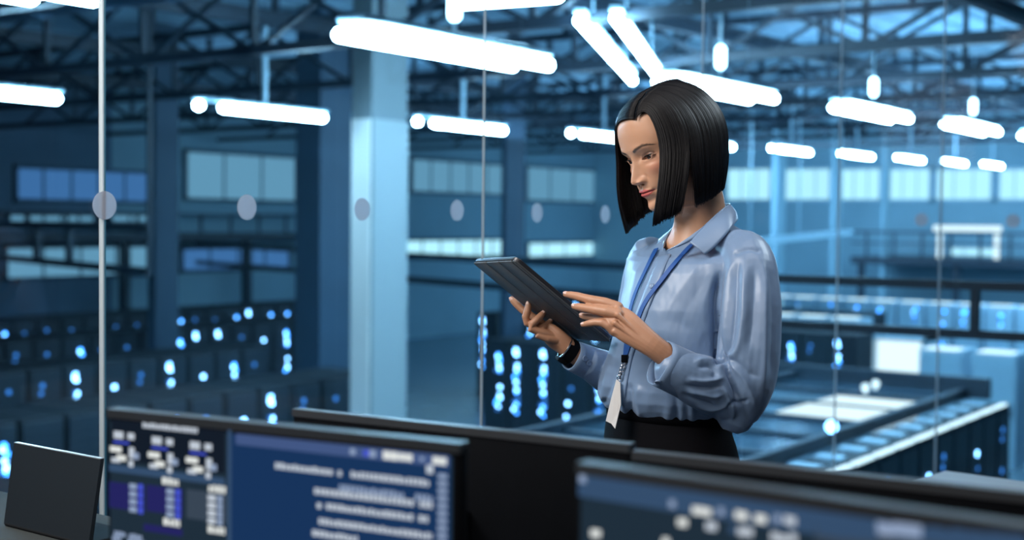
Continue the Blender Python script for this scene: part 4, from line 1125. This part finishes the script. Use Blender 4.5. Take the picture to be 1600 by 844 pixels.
# inner shell
shell = []
NA = 120
for j in range(NA + 1):
    al = wrap(AL1 + 3 + (360 + AL0 - AL1 - 6) * j / NA); st = rh.getstate(); sp = strand(al, .955, 0); shell.append(sp)
sv = [tuple(p) for sp in shell for p in sp]; n_ = len(shell[0])
SA = [wrap(AL1 + 3 + (360 + AL0 - AL1 - 6) * j / NA) for j in range(NA + 1)]
sf = [(j*n_+k, (j+1)*n_+k, (j+1)*n_+k+1, j*n_+k+1) for j in range(NA) for k in range(n_-1) if not (72 < SA[j] < 82 and k > 9)]
hs = MB(); hs.add(sv, sf)
hv, hf = list(sv), list(sf)
def ribbon(pts, r0, wv):
    m = MB(); n = len(pts); rad = []
    for i in range(n):
        s_ = i / (n - 1); rr_ = r0 * (1 - .55 * max(0, (s_ - .75) / .25) ** 1.5) * (.75 + .25 * min(1, s_ * 5)); rad.append(rr_)
    m.tube(pts, rad, 4); return m
NS = 4600
for i in range(NS):
    al = wrap(alrand()); rho = 1.0 - .045 * rh.random() ** 1.3
    if i % 9 == 0: al = wrap(AL1 + rh.uniform(-2, 6)) if rh.random() < .5 else wrap(360 + AL0 + rh.uniform(-6, 3))
    m = ribbon(strand(al, rho), rh.uniform(.40, .75), 0); hm.add(m.v, m.f)
# loose wisps at the near front and at the nape
for i in range(70):
    al = rh.uniform(50, 90); sp = strand(al, rh.uniform(.90, .97)); k0 = rh.randint(9, 12); tip = Vector((rh.uniform(-7, 2), rh.uniform(-10, 4), rh.uniform(-8, 2)))
    sp = [p + tip * max(0, (j - 10) / 8) ** 2 for j, p in enumerate(sp)]; m = ribbon(sp, .5, 0); hm.add(m.v, m.f)
V = head(np.array(hm.v)); Vs = head(np.array(hv))
allV = np.concatenate([Vs, V]); allF = list(hf) + [tuple(i + len(Vs) for i in f) for f in hm.f]
finish('hair', allV, allF, [M_scalp, M_hair], root, [0] * len(hf) + [1] * len(hm.f), fix=False)
m = MB(); m.sphere((77 + 4, -1, -37), 2.2, 12, 8); es = finish('earring', head(np.array(m.v)), m.f, mat('earring_silver', (.8, .8, .82), .15, metal=1), root)
# ============================================================ CLOTHES
sm_ = MB()
sm_.loft([ring_w(u, v, A, B, n=72, ex=2.1, tilt=tl_) for v, u, A, B, tl_ in TR])
SL = [(1146,391,-.075,.038),(1163,400,-.100,.0455),(1171,420,-.122,.0475),(1174,445,-.138,.0480),(1173.5,480,-.150,.0520),(1171,520,-.157,.0540),(1168,560,-.162,.0545),(1162,600,-.165,.0520),(1155,632,-.166,.0430),(1150,648,-.167,.0340)]
FA = [(1160,634,-.163,.036),(1140,622,-.168,.044),(1116,606,-.176,.0470),(1094,596,-.185,.0455),(1072,587,-.193,.0415),(1056,579,-.199,.0380)]
FS = [(1016,402,.085,.040),(1010,430,.105,.044),(1002,480,.130,.046),(994,540,.148,.047),(982,580,.148,.047),(962,588,.125,.042),(942,578,.095,.038),(926,570,.075,.033)]
for L in (SL, FA, FS):
    LL = [(q[0], q[1], q[2], q[3] * 1000) for q in L]; tb(sm_, dens(LL, 3), 28)
V, Fc = remesh(sm_, .0022, 3, .5)
u_, v_, z_ = project(V); d_ = z_ - ZW
N = normals(V, Fc)
tocam = np.array(CAM) - V; tocam /= np.linalg.norm(tocam, axis=1, keepdims=True)
facing = np.sum(N * tocam, 1)
vis = smooth(-.25, .25, facing)
def polydist(u, v, pts):
    best = np.full(len(u), 1e9); tt = np.zeros(len(u)); side = np.zeros(len(u)); acc = 0
    seg = [(pts[i], pts[i+1]) for i in range(len(pts)-1)]; L = [math.dist(a, b) for a, b in seg]; tot = sum(L)
    for (a, b), l in zip(seg, L):
        dx, dy = b[0]-a[0], b[1]-a[1]; t = np.clip(((u-a[0])*dx+(v-a[1])*dy)/(l*l), 0, 1)
        ex, ey = u-a[0]-t*dx, v-a[1]-t*dy; d = np.hypot(ex, ey); cr = (dx*(v-a[1]) - dy*(u-a[0])) / l
        m = d < best; best = np.where(m, d, best); tt = np.where(m, (acc + t*l)/tot, tt); side = np.where(m, np.sign(cr), side); acc += l
    return best, tt, side
def spline2(pts, k=6):
    a = catmull(pts, np.linspace(0, len(pts)-1.0001, (len(pts)-1)*k+1)); return [tuple(q) for q in a]
disp = np.zeros(len(V))
ARM = d_ < -.075 + 0 * d_
def fold(pts, h, w, taper=(1, 1), region=None, skew=0.0):
    """ridge (h>0) or groove (h<0) of height h mm and half width w px along a picture-space line on the visible cloth"""
    global disp
    d, t, s = polydist(u_, v_, spline2(pts)); wv = w * (1 + skew * s)
    p = np.exp(-np.abs(d / (wv * .9)) ** 1.6) * (smooth(0, .25, t) if taper[0] else 1) * (smooth(1, .75, t) if taper[1] else 1)
    if region is not None: p = p * region
    disp += 1.5 * h * p * vis
near = smooth(-.02, -.07, d_)            # near sleeve and the near half of the body
sleeve = smooth(1100, 1130, u_) * near
chest = smooth(.12, .06, d_)
# upper sleeve: long drapes from the gathered shoulder
fold([(1150,400),(1139,430),(1133,480),(1128,550)], 3.5, 6, (1,1), near)
fold([(1158,398),(1150,430),(1148,480),(1141,540),(1122,566)], -4.0, 6, (1,0), near)
fold([(1166,400),(1163,440),(1160,500),(1150,548),(1126,560)], 3.0, 7, (1,0), near)
fold([(1178,402),(1179,440),(1176,500),(1168,560)], -3.0, 8, (1,1), near)
fold([(1184,392),(1194,430),(1195,500),(1193,580),(1186,650)], 4.0, 8, (1,1), near)
fold([(1196,400),(1207,450),(1208,520),(1203,600)], -2.5, 6, (1,1), near)
fold([(1152,396),(1160,392),(1172,390),(1184,393)], -1.8, 4, (0,0), near)
# elbow and forearm creases radiating from the crook
fold([(1120,560),(1130,560),(1140,580),(1150,610),(1152,640)], -5.52, 3.51, (0,1), near)
fold([(1124,556),(1150,566),(1172,584),(1190,590)], -2.55, 4.68, (0,1), near)
fold([(1135,562),(1160,590),(1176,620),(1180,645)], 3.40, 5.46, (1,1), near)
fold([(1128,562),(1146,600),(1165,640),(1172,660)], -2.98, 4.68, (1,1), near)
fold([(1082,566),(1100,562),(1120,566),(1128,580)], 2.55, 4.68, (1,1), near)
fold([(1088,574),(1108,572),(1118,582),(1112,594)], -3.40, 3.90, (1,1), near)
fold([(1066,600),(1090,606),(1112,606),(1132,602)], -3.82, 3.51, (1,1), near)
fold([(1070,592),(1096,596),(1118,594),(1136,588)], 2.72, 3.90, (1,1), near)
fold([(1062,614),(1086,624),(1112,634),(1124,640)], -3.40, 3.51, (1,1), near)
fold([(1070,610),(1096,616),(1116,620),(1134,616)], 2.98, 3.90, (1,1), near)
fold([(1084,632),(1108,640),(1130,636),(1142,622)], 2.55, 3.90, (1,1), near)
fold([(1126,600),(1138,620),(1146,644),(1142,664)], 2.98, 3.90, (1,1), near)
fold([(1136,640),(1144,628),(1158,630),(1172,622)], -2.98, 3.12, (1,1), near)
# chest drapes
fold([(1125,420),(1118,470),(1120,520),(1122,560)], -9.0, 6, (1,0), chest)
fold([(1118,400),(1112,440),(1100,480),(1104,540)], .9, 9, (1,1), chest)
fold([(1098,402),(1080,430),(1052,470),(1040,500)], .9, 9, (1,1), chest)
fold([(1110,410),(1092,450),(1066,500),(1060,530)], -.9, 10, (1,1), chest)
fold([(1030,500),(1060,505),(1082,520)], -.6, 12, (1,1), chest)
fold([(1000,410),(990,440),(982,480)], 1.2, 5, (1,1), chest)
# lower front blouse
fold([(968,560),(958,590),(950,612),(944,628)], -3.0, 5, (1,0), chest)
fold([(952,570),(944,600),(942,622)], 2.5, 5, (1,0), chest)
fold([(975,592),(974,615),(972,640)], 2.0, 4, (1,0), chest)
fold([(983,596),(985,620),(984,645)], -3.0, 4, (1,0), chest)
fold([(1000,600),(996,620),(1000,645)], 2.0, 6, (1,0), chest)
fold([(1048,600),(1056,625),(1060,648)], -2.0, 6, (1,0), chest)
fold([(1090,650),(1110,655),(1124,650)], -2.0, 5, (1,1), chest)
# fine irregular puckers
pn = np.array([noise.noise(Vector((u/16, v/34, d*14))) + .5*noise.noise(Vector((u/8+7, v/15, d*20))) for u, v, d in zip(u_, v_, d_)])
disp += .8 * pn * vis
# gathers above the waist
gw = smooth(585, 640, v_) * (v_ < 690) * (d_ > -.15)
disp += 1.6 * np.sin(u_ / 4.1 + 2.2 * np.sin(u_ / 17)) * gw * vis * (u_ < 1130) * smooth(600, 645, v_)
V2 = V + N * (disp / 1000)[:, None]
# open neckline: the cloth inside the collar is cut away
def in_poly(u, v, poly):
    ins = np.zeros(len(u), bool); n = len(poly)
    for i in range(n):
        (x1, y1), (x2, y2) = poly[i], poly[(i+1) % n]
        c = ((y1 > v) != (y2 > v)) & (u < (x2-x1)*(v-y1)/((y2-y1) or 1e-9) + x1); ins ^= c
    return ins
cut = in_poly(u_, v_, [(1041,391),(1078,374),(1104,352),(1128,330),(1050,330),(1034,372)]) & (v_ < 392)
Fc = [f for f in Fc if not any(cut[i] for i in f)]
shirt = finish('shirt', V2, Fc, M_shirt, root)
shirt['label'] = 'blue satin long-sleeved shirt'
def band(rings, th, name, m, parent, inner_dark=None, n=None):
    """open tube of cloth with a thickness"""
    mb = MB(); k = len(rings[0])
    out = rings; cen = [sum((Vector(p) for p in r), Vector()) / k for r in rings]
    inn = [[p + (c - p).normalized() * th for p in r] for r, c in zip(rings, cen)]
    allr = out + inn[::-1] + [out[0]]
    mb.loft(allr, cap=False); return finish(name, [tuple(q) for q in mb.v], mb.f, m, parent)
def cuff(c0, c1, r0, r1, flat, nseg=7, n=40):
    a, b = P(*c0), P(*c1); d = (b - a).normalized(); up = Vector((0, 0, 1)); s = d.cross(up).normalized(); u = s.cross(d)
    rings = []
    for k in range(nseg):
        t = k / (nseg - 1); c = a.lerp(b, t); r = r0 + (r1 - r0) * t
        rings.append([c + u * r * math.cos(2*math.pi*j/n) + s * r * flat * math.sin(2*math.pi*j/n) + d * .0015 * math.sin(3*2*math.pi*j/n + 1) for j in range(n)])
    return rings
r_ = cuff((1084,592,-.184), (1031,567,-.207), .0415, .0395, .84)
cf = band(r_, .0025, 'cuff', M_shirt, shirt)
r2_ = cuff((938,575,.093), (893,555,.052), .0345, .0285, .9)
cf2 = band(r2_, .0025, 'cuff', M_shirt, shirt)
def button(p, nrm, r, parent):
    nrm = Vector(nrm).normalized(); t = nrm.cross(UP).normalized(); b_ = nrm.cross(t); M = Matrix((t, b_, nrm)).transposed()
    m = MB(); n = 20; prof = [(0.001,.0012),(.35,.0009),(.62,.0010),(.78,.0018),(.95,.0014),(1,.0004),(1,-.0012)]
    m.loft([[Vector(p) + M @ Vector((r*q*math.cos(2*math.pi*k/n), r*q*math.sin(2*math.pi*k/n), h)) for k in range(n)] for q, h in prof]); finish('button', [tuple(q) for q in m.v], m.f, M_button, parent)
def surf_pt(u, v, zmax=9):
    """nearest shirt point to the camera at a picture position"""
    m = np.hypot(u_ - u, v_ - v) < 3.0; i = np.where(m)[0]
    j = i[np.argmin(z_[i])]; return Vector(V2[j]), Vector(N[j])
def on_rings(rings, u, v):
    best = None
    for r in rings:
        c = sum((Vector(p) for p in r), Vector()) / len(r)
        for p in r:
            pu, pv, pz = project(np.array([tuple(p)])); e = math.hypot(pu[0]-u, pv[0]-v)
            if (Vector(p) - CAM).length < (c - CAM).length and (best is None or e < best[0]): best = (e, Vector(p), Vector(p) - c)
    return best[1], best[2]
p_, n_ = on_rings(r_, 1026, 597); button(p_ + n_.normalized() * .0006, n_, .0052, cf)
for uu, vv in ((911,560),(924,567)):
    p_, n_ = on_rings(r2_, uu, vv); button(p_ + n_.normalized() * .0008, n_, .0058, cf2)
# placket with buttons, a raised strip down the front
def strip_on(pts, w, h, name, m, parent, lift=.0012, n=40, wfun=None):
    L = spline2(pts, 10); ps = []; ns = []
    for u, v in L: a, b = surf_pt(u, v); ps.append(a); ns.append(b)
    # smooth
    for _ in range(4): ps = [ps[0]] + [(ps[i-1] + ps[i]*2 + ps[i+1]) / 4 for i in range(1, len(ps)-1)] + [ps[-1]]; ns = [ns[0]] + [(ns[i-1] + ns[i]*2 + ns[i+1]).normalized() for i in range(1, len(ns)-1)] + [ns[-1]]
    rings = []
    for i, p in enumerate(ps):
        d = (ps[min(i+1, len(ps)-1)] - ps[max(i-1, 0)]).normalized(); nn = (ns[i] - d * ns[i].dot(d)).normalized(); s = d.cross(nn)
        c = p + nn * lift
        rings.append([c + s*w/2 - nn*h, c + s*w/2 + nn*h*.6, c + s*w*.3 + nn*h, c - s*w*.3 + nn*h, c - s*w/2 + nn*h*.6, c - s*w/2 - nn*h])
    mb = MB(); mb.loft(rings); o = finish(name, [tuple(q) for q in mb.v], mb.f, m, parent); return ps, ns
strip_on([(1036,398),(1026,425),(1014,455),(1004,480),(990,520),(978,560),(970,600),(966,634)], .026, .0016, 'placket', M_shirt, shirt)
for uu, vv in ((1018,446),(976,572)):
    a, b = surf_pt(uu, vv); button(a + b * .0034, b, .005, shirt)
# collar: two pointed wings on a stand
def sheet(grid, th, name, m, parent):
    """grid of world points thickened by th"""
    g_ = [[Vector(p) for p in r] for r in grid]; nr, nc = len(g_), len(g_[0]); vs = []; fs = []
    nn = {}
    for i in range(nr):
        for j in range(nc):
            a = g_[min(i+1,nr-1)][j] - g_[max(i-1,0)][j]; b = g_[i][min(j+1,nc-1)] - g_[i][max(j-1,0)]; q = a.cross(b)
            nn[i,j] = q.normalized() if q.length > 1e-12 else Vector((0,0,1))
    for s in (0, 1):
        for i in range(nr):
            for j in range(nc): vs.append(tuple(g_[i][j] - nn[i,j] * th * s))
    I = lambda s, i, j: s*nr*nc + i*nc + j
    for i in range(nr-1):
        for j in range(nc-1): fs.append((I(0,i,j),I(0,i,j+1),I(0,i+1,j+1),I(0,i+1,j))); fs.append((I(1,i,j),I(1,i+1,j),I(1,i+1,j+1),I(1,i,j+1)))
    for i in range(nr-1): fs.append((I(0,i,0),I(0,i+1,0),I(1,i+1,0),I(1,i,0))); fs.append((I(0,i,nc-1),I(1,i,nc-1),I(1,i+1,nc-1),I(0,i+1,nc-1)))
    for j in range(nc-1): fs.append((I(0,0,j),I(1,0,j),I(1,0,j+1),I(0,0,j+1))); fs.append((I(0,nr-1,j),I(0,nr-1,j+1),I(1,nr-1,j+1),I(1,nr-1,j)))
    return finish(name, vs, fs, m, parent)
# inner (neck) line and outer (falling) line as picture points with depth; from the near front round the back to the far front
neck = [(1076,377,-.098),(1092,360,-.088),(1112,341,-.074),(1130,325,-.045),(1140,319,.000),(1134,317,.050),(1112,318,.085),(1085,326,.095),(1060,345,.080),(1044,366,.045),(1036,378,.020)]
fall = [(1102,398,-.118),(1116,386,-.118),(1133,368,-.108),(1146,352,-.082),(1153,343,-.020),(1150,340,.050),(1128,340,.098),(1094,345,.112),(1060,356,.108),(1032,372,.082),(1016,388,.055)]
NJ = 61
nk_ = catmull(neck, np.linspace(0, len(neck)-1.0001, NJ)); fl_ = catmull(fall, np.linspace(0, len(fall)-1.0001, NJ))
grid = []
for i in range(9):
    t = i / 8; row = []
    for j in range(NJ):
        a, b = P(*nk_[j]), P(*fl_[j]); p = a.lerp(b, t); c = P(1086, 372, 0); o = (p - c); o.z = 0; o.normalize()
        p = p + o * (.0035 * math.sin(math.pi * t)) + UP * (.0008 * math.sin(math.pi * t)); row.append(p)
    grid.append(row)
co = sheet(grid, .0022, 'collar', M_shirt, shirt)
# stand of the collar inside, down to the neckline
low = [(1042,393,-.080),(1062,384,-.098),(1086,374,-.095),(1112,362,-.078),(1136,348,-.030),(1138,345,.03),(1120,344,.07),(1090,348,.085),(1060,364,.07),(1042,380,.030),(1036,392,-.045)]
lw_ = catmull(low, np.linspace(0, len(low)-1.0001, NJ)); grid = []
for i in range(5):
    t = i / 4; grid.append([P(*lw_[j]).lerp(P(*nk_[j]), t) for j in range(NJ)])
sheet(grid, .002, 'collar_stand', M_shirt, shirt)

# ---- skirt
SK = [(628,1044,.128,.096),(640,1044,.1255,.0945),(655,1043,.127,.094),(672,1043,.131,.096),(690,1045,.136,.100),(715,1047,.141,.104),(760,1048,.148,.112)]
rings = [ring_w(u, v, A, B, n=72) for v, u, A, B in SK]
c0 = P(1048, 760, 0)
for z, A, B in ((.80,.15,.115),(.70,.150,.112),(.58,.144,.104),(.50,.140,.10)):
    rings.append([Vector((c0.x, c0.y, z)) + Rb * (A * math.cos(2*math.pi*k/72)) + Fb * (B * math.sin(2*math.pi*k/72)) for k in range(72)])
rings = [r for r in rings if True]
zs = [r[0].z for r in rings]; order = sorted(range(len(rings)), key=lambda i: -zs[i]); rings = [rings[i] for i in order]
sk = band(rings, .002, 'skirt', M_skirt, root); sk['label'] = 'black skirt'
wb_ = band([ring_w(1044, v, A, B, n=72) for v, A, B in ((626,.1285,.0965),(634,.129,.097),(650,.1285,.0960))], .003, 'waistband', M_skirt, sk)
# shoes
M_shoe = mat('black_shoe', (.008, .008, .009), .25)
for s in (-1, 1):
    c = Vector((c0.x, c0.y, 0)) + Rb * (.075 * s); m = MB()
    prof = [(-.075,.026,.050,.052),(-.05,.032,.048,.055),(0,.036,.040,.050),(.05,.040,.030,.040),(.10,.043,.022,.032),(.14,.038,.018,.028),(.165,.022,.014,.022),(.172,.008,.012,.014)]
    rings = []
    for y, w, zc_, h in prof:
        ring = []
        for k in range(20):
            t = 2*math.pi*k/20; zz_ = max(zc_ + h * .6 * math.sin(t), .004 if y > .02 else .03); ring.append(c + Fb * y + Rb * (w * math.cos(t)) + UP * zz_)
        rings.append(ring)
    m.loft(rings); m.tube([c + Fb * -.06 + UP * .045, c + Fb * -.058], [.018, .011], 14)
    finish('shoe', [tuple(q) for q in m.v], m.f, M_shoe, root)

# ============================================================ WHAT SHE HOLDS AND WEARS
# tablet in a folding cover
A_, B_, D_ = P(738, 411, .038), P(803, 408, -.120), P(882, 530, .120)
sx = (B_ - A_); ly = (D_ - A_); W_, H_ = sx.length, ly.length
ex = sx.normalized(); ey = (ly - ex * ly.dot(ex)).normalized(); ez = ex.cross(ey)
if ez.dot(CAM - A_) > 0: ez = -ez               # ez: towards the screen side, away from us
tr = empty('tablet')
Mt = Matrix(((ex.x, ey.x, ez.x, A_.x), (ex.y, ey.y, ez.y, A_.y), (ex.z, ey.z, ez.z, A_.z), (0, 0, 0, 1)))
tr.matrix_world = Mt
def rrect(w0, h0, w1, h1, r, n=8):
    out = []
    for cx, cy, a0 in ((w1-r, h1-r, 0), (w0+r, h1-r, 90), (w0+r, h0+r, 180), (w1-r, h0+r, 270)):
        for k in range(n+1): a = math.radians(a0 + 90*k/n); out.append((cx + r*math.cos(a), cy + r*math.sin(a)))
    return out
def slab(w0, h0, w1, h1, r, z0, z1, e=.001):
    m = MB(); m.loft([[(x, y, z0) for x, y in rrect(w0+e, h0+e, w1-e, h1-e, r)], [(x, y, z0+e) for x, y in rrect(w0, h0, w1, h1, r)], [(x, y, z1-e) for x, y in rrect(w0, h0, w1, h1, r)], [(x, y, z1) for x, y in rrect(w0+e, h0+e, w1-e, h1-e, r)]]); return m
M_tab = mat('tablet_metal', (.11, .11, .12), .3, metal=.8)
M_cover = mat('dark_cover', (.085, .095, .105), .6, noise=.15, nscale=40, bump=.08)
M_seam = mat('cover_seam', (.006, .006, .007), .8)
slab(0, 0, W_, H_, .012, .0035, .0105).build('tablet_body', M_tab, tr, 40)
slab(.003, .003, W_-.003, H_-.003, .010, .0104, .0112, .0002).build('tablet_screen', emis('tablet_glow', (.80, .92, 1.0), 1.6), tr)
b = MB()
slab(.0005, .0005, W_-.002, H_-.0005, .012, .0025, .0036, .0003).build('cover_seam', M_seam, tr)
e_ = [0.0, .325, .63, .925]
for k in range(3):
    mm = slab(W_*e_[k] + .0009, .001, W_*e_[k+1] - .0009, H_-.001, .0022 if k else .004, 0, .0026, .0006); o = mm.build('cover_panel', M_cover, tr, 40)
mm = slab(W_*.935, .001, W_ - .0005, H_ - .001, .004, .0, .0042, .001); mm.build('cover_hinge', M_cover, tr, 40)
tag(tr, 'tablet in a dark folding cover held up in both hands of the woman', 'tablet')

# watch on the far wrist
wr = empty('wristwatch', P(886, 547, .052)); WI = Matrix.Translation(-Vector(wr.location))
a, b_ = P(897, 552, .056), P(880, 541, .050); d = (b_ - a).normalized(); s = d.cross(UP).normalized(); u = s.cross(d)
def wring(t0, t1, r0, r1, name, m, th=.002):
    c0_, c1_ = a.lerp(b_, t0), a.lerp(b_, t1); n = 40
    R1 = [[c + u*r*math.cos(2*math.pi*k/n) + s*r*.86*math.sin(2*math.pi*k/n) for k in range(n)] for c, r in ((c0_, r0), (c0_.lerp(c1_, .5), (r0+r1)/2 + .0006), (c1_, r1))]
    R2 = [[c + u*(r-th)*math.cos(2*math.pi*k/n) + s*(r-th)*.86*math.sin(2*math.pi*k/n) for k in range(n)] for c, r in ((c1_, r1), (c0_, r0))]
    mb = MB(); mb.loft(R1 + R2 + [R1[0]], cap=False); mb.build(name, m, wr, 60, M=WI)
wring(.0, .78, .0235, .0225, 'strap', M_black)
wring(.80, .90, .0236, .0232, 'metal_rim', mat('watch_metal', (.75, .76, .78), .2, metal=1))
c_ = a.lerp(b_, .4); mb = MB(); mb.box((-.011, -.013, -.005), (.011, .013, .005), bev=.003, M=Matrix.Translation(c_ - u*.0 - s * 0 + (-RT*.6 - UP*.75).normalized() * .0235) @ Matrix((d, (d.cross((-RT*.6-UP*.75).normalized())).normalized(), (-RT*.6-UP*.75).normalized())).transposed().to_4x4())
mb.build('watch_case', M_black, wr, 40, M=WI)
tag(wr, 'black wristwatch with a thin silver rim on the wrist below the tablet', 'watch')

# lanyard with a badge
lr = empty('lanyard', P(1000, 470, -.12)); LI = Matrix.Translation(-Vector(lr.location))
def strap(pts, w, name='strap', free=None):
    L = spline2(pts, 8); ps = []; ns = []
    for u0, v0 in L:
        a, b = surf_pt(u0, v0); ps.append(a); ns.append(b)
    for _ in range(6): ps = [ps[0]] + [(ps[i-1] + ps[i]*2 + ps[i+1]) / 4 for i in range(1, len(ps)-1)] + [ps[-1]]; ns = [ns[0]] + [(ns[i-1] + ns[i]*2 + ns[i+1]).normalized() for i in range(1, len(ns)-1)] + [ns[-1]]
    rings = []
    for i, p in enumerate(ps):
        d = (ps[min(i+1, len(ps)-1)] - ps[max(i-1, 0)]).normalized(); nn = (ns[i] - d * ns[i].dot(d)).normalized(); s = d.cross(nn); c = p + nn * .0042
        rings.append([c + s*w/2 - nn*.0008, c + s*w/2 + nn*.0008, c - s*w/2 + nn*.0008, c - s*w/2 - nn*.0008])
    mb = MB(); mb.loft(rings); mb.build(name, M_lan, lr, M=LI)
strap([(1082,382),(1066,398),(1044,425),(1022,452),(1006,476),(996,500),(986,530),(978,556)], .0095)
strap([(1026,389),(1018,404),(1006,428),(994,456),(986,480),(983,505),(979,535),(976,556)], .0085)
M_chrome = mat('clip_metal', (.75, .75, .78), .18, metal=1)
k0, _ = surf_pt(976, 556); off = -FW * .012
pz = [P(976.5,558,-.0) for _ in range(1)]
zc_ = float((k0 - CAM).dot(cam_f)) - ZW - .010
def Q(u, v, dd=0): return P(u, v, zc_ + dd)
mb = MB(); mb.box((-.006, -.002, -.010), (.006, .002, .004), bev=.001, M=Matrix.Translation(Q(976, 558)) @ Matrix.Rotation(math.atan2(RT.y, RT.x), 4, 'Z')); mb.build('strap_crimp', M_black, lr, 40, M=LI)
mb = MB()
L = [(975,566),(973.5,572),(971.5,578),(969.5,584),(967.5,590)]
for i in range(len(L)):
    c = Q(*L[i]); ring = [c + (RT * .0032 * math.cos(t) + UP * .0046 * math.sin(t)) * (1 if i % 2 == 0 else .8) + FW * (.0015 * math.sin(t + i)) for t in np.linspace(0, 2*math.pi, 17)[:-1]]
    mb.tube(ring + [ring[0]], .0011, 6)
mb.tube([Q(975.5,562), Q(968,592)], .0013, 6)
mb.build('clip', M_chrome, lr, 60, M=LI)
M_badge = mat('white_badge', (.62, .62, .62), .45, noise=.04, nscale=30)
# card hangs almost edge-on
tl, trr, br, bl = Q(961.5,594,-.004), Q(969.5,600,-.012), Q(960.5,669,-.020), Q(946.5,657,.004)
mr = Q(969.5,632,-.016)
def badge(pts, th=.0016):
    nn = (pts[1]-pts[0]).cross(pts[-1]-pts[0]).normalized(); n = len(pts)
    mb = MB(); mb.add([p for p in pts] + [p + nn*th for p in pts], [tuple(range(n))[::-1], tuple(range(n, 2*n))] + [(i, (i+1) % n, n+(i+1) % n, n+i) for i in range(n)]); return mb
badge([Q(963,593), Q(969,598,-.006), Q(970,632,-.012), Q(961,670,-.016), Q(955,662,-.006), Q(946.5,658,.004), Q(955,622,.003)]).build('badge', M_badge, lr, M=LI)
tag(lr, 'blue lanyard with a white badge hanging round the neck of the woman', 'lanyard')
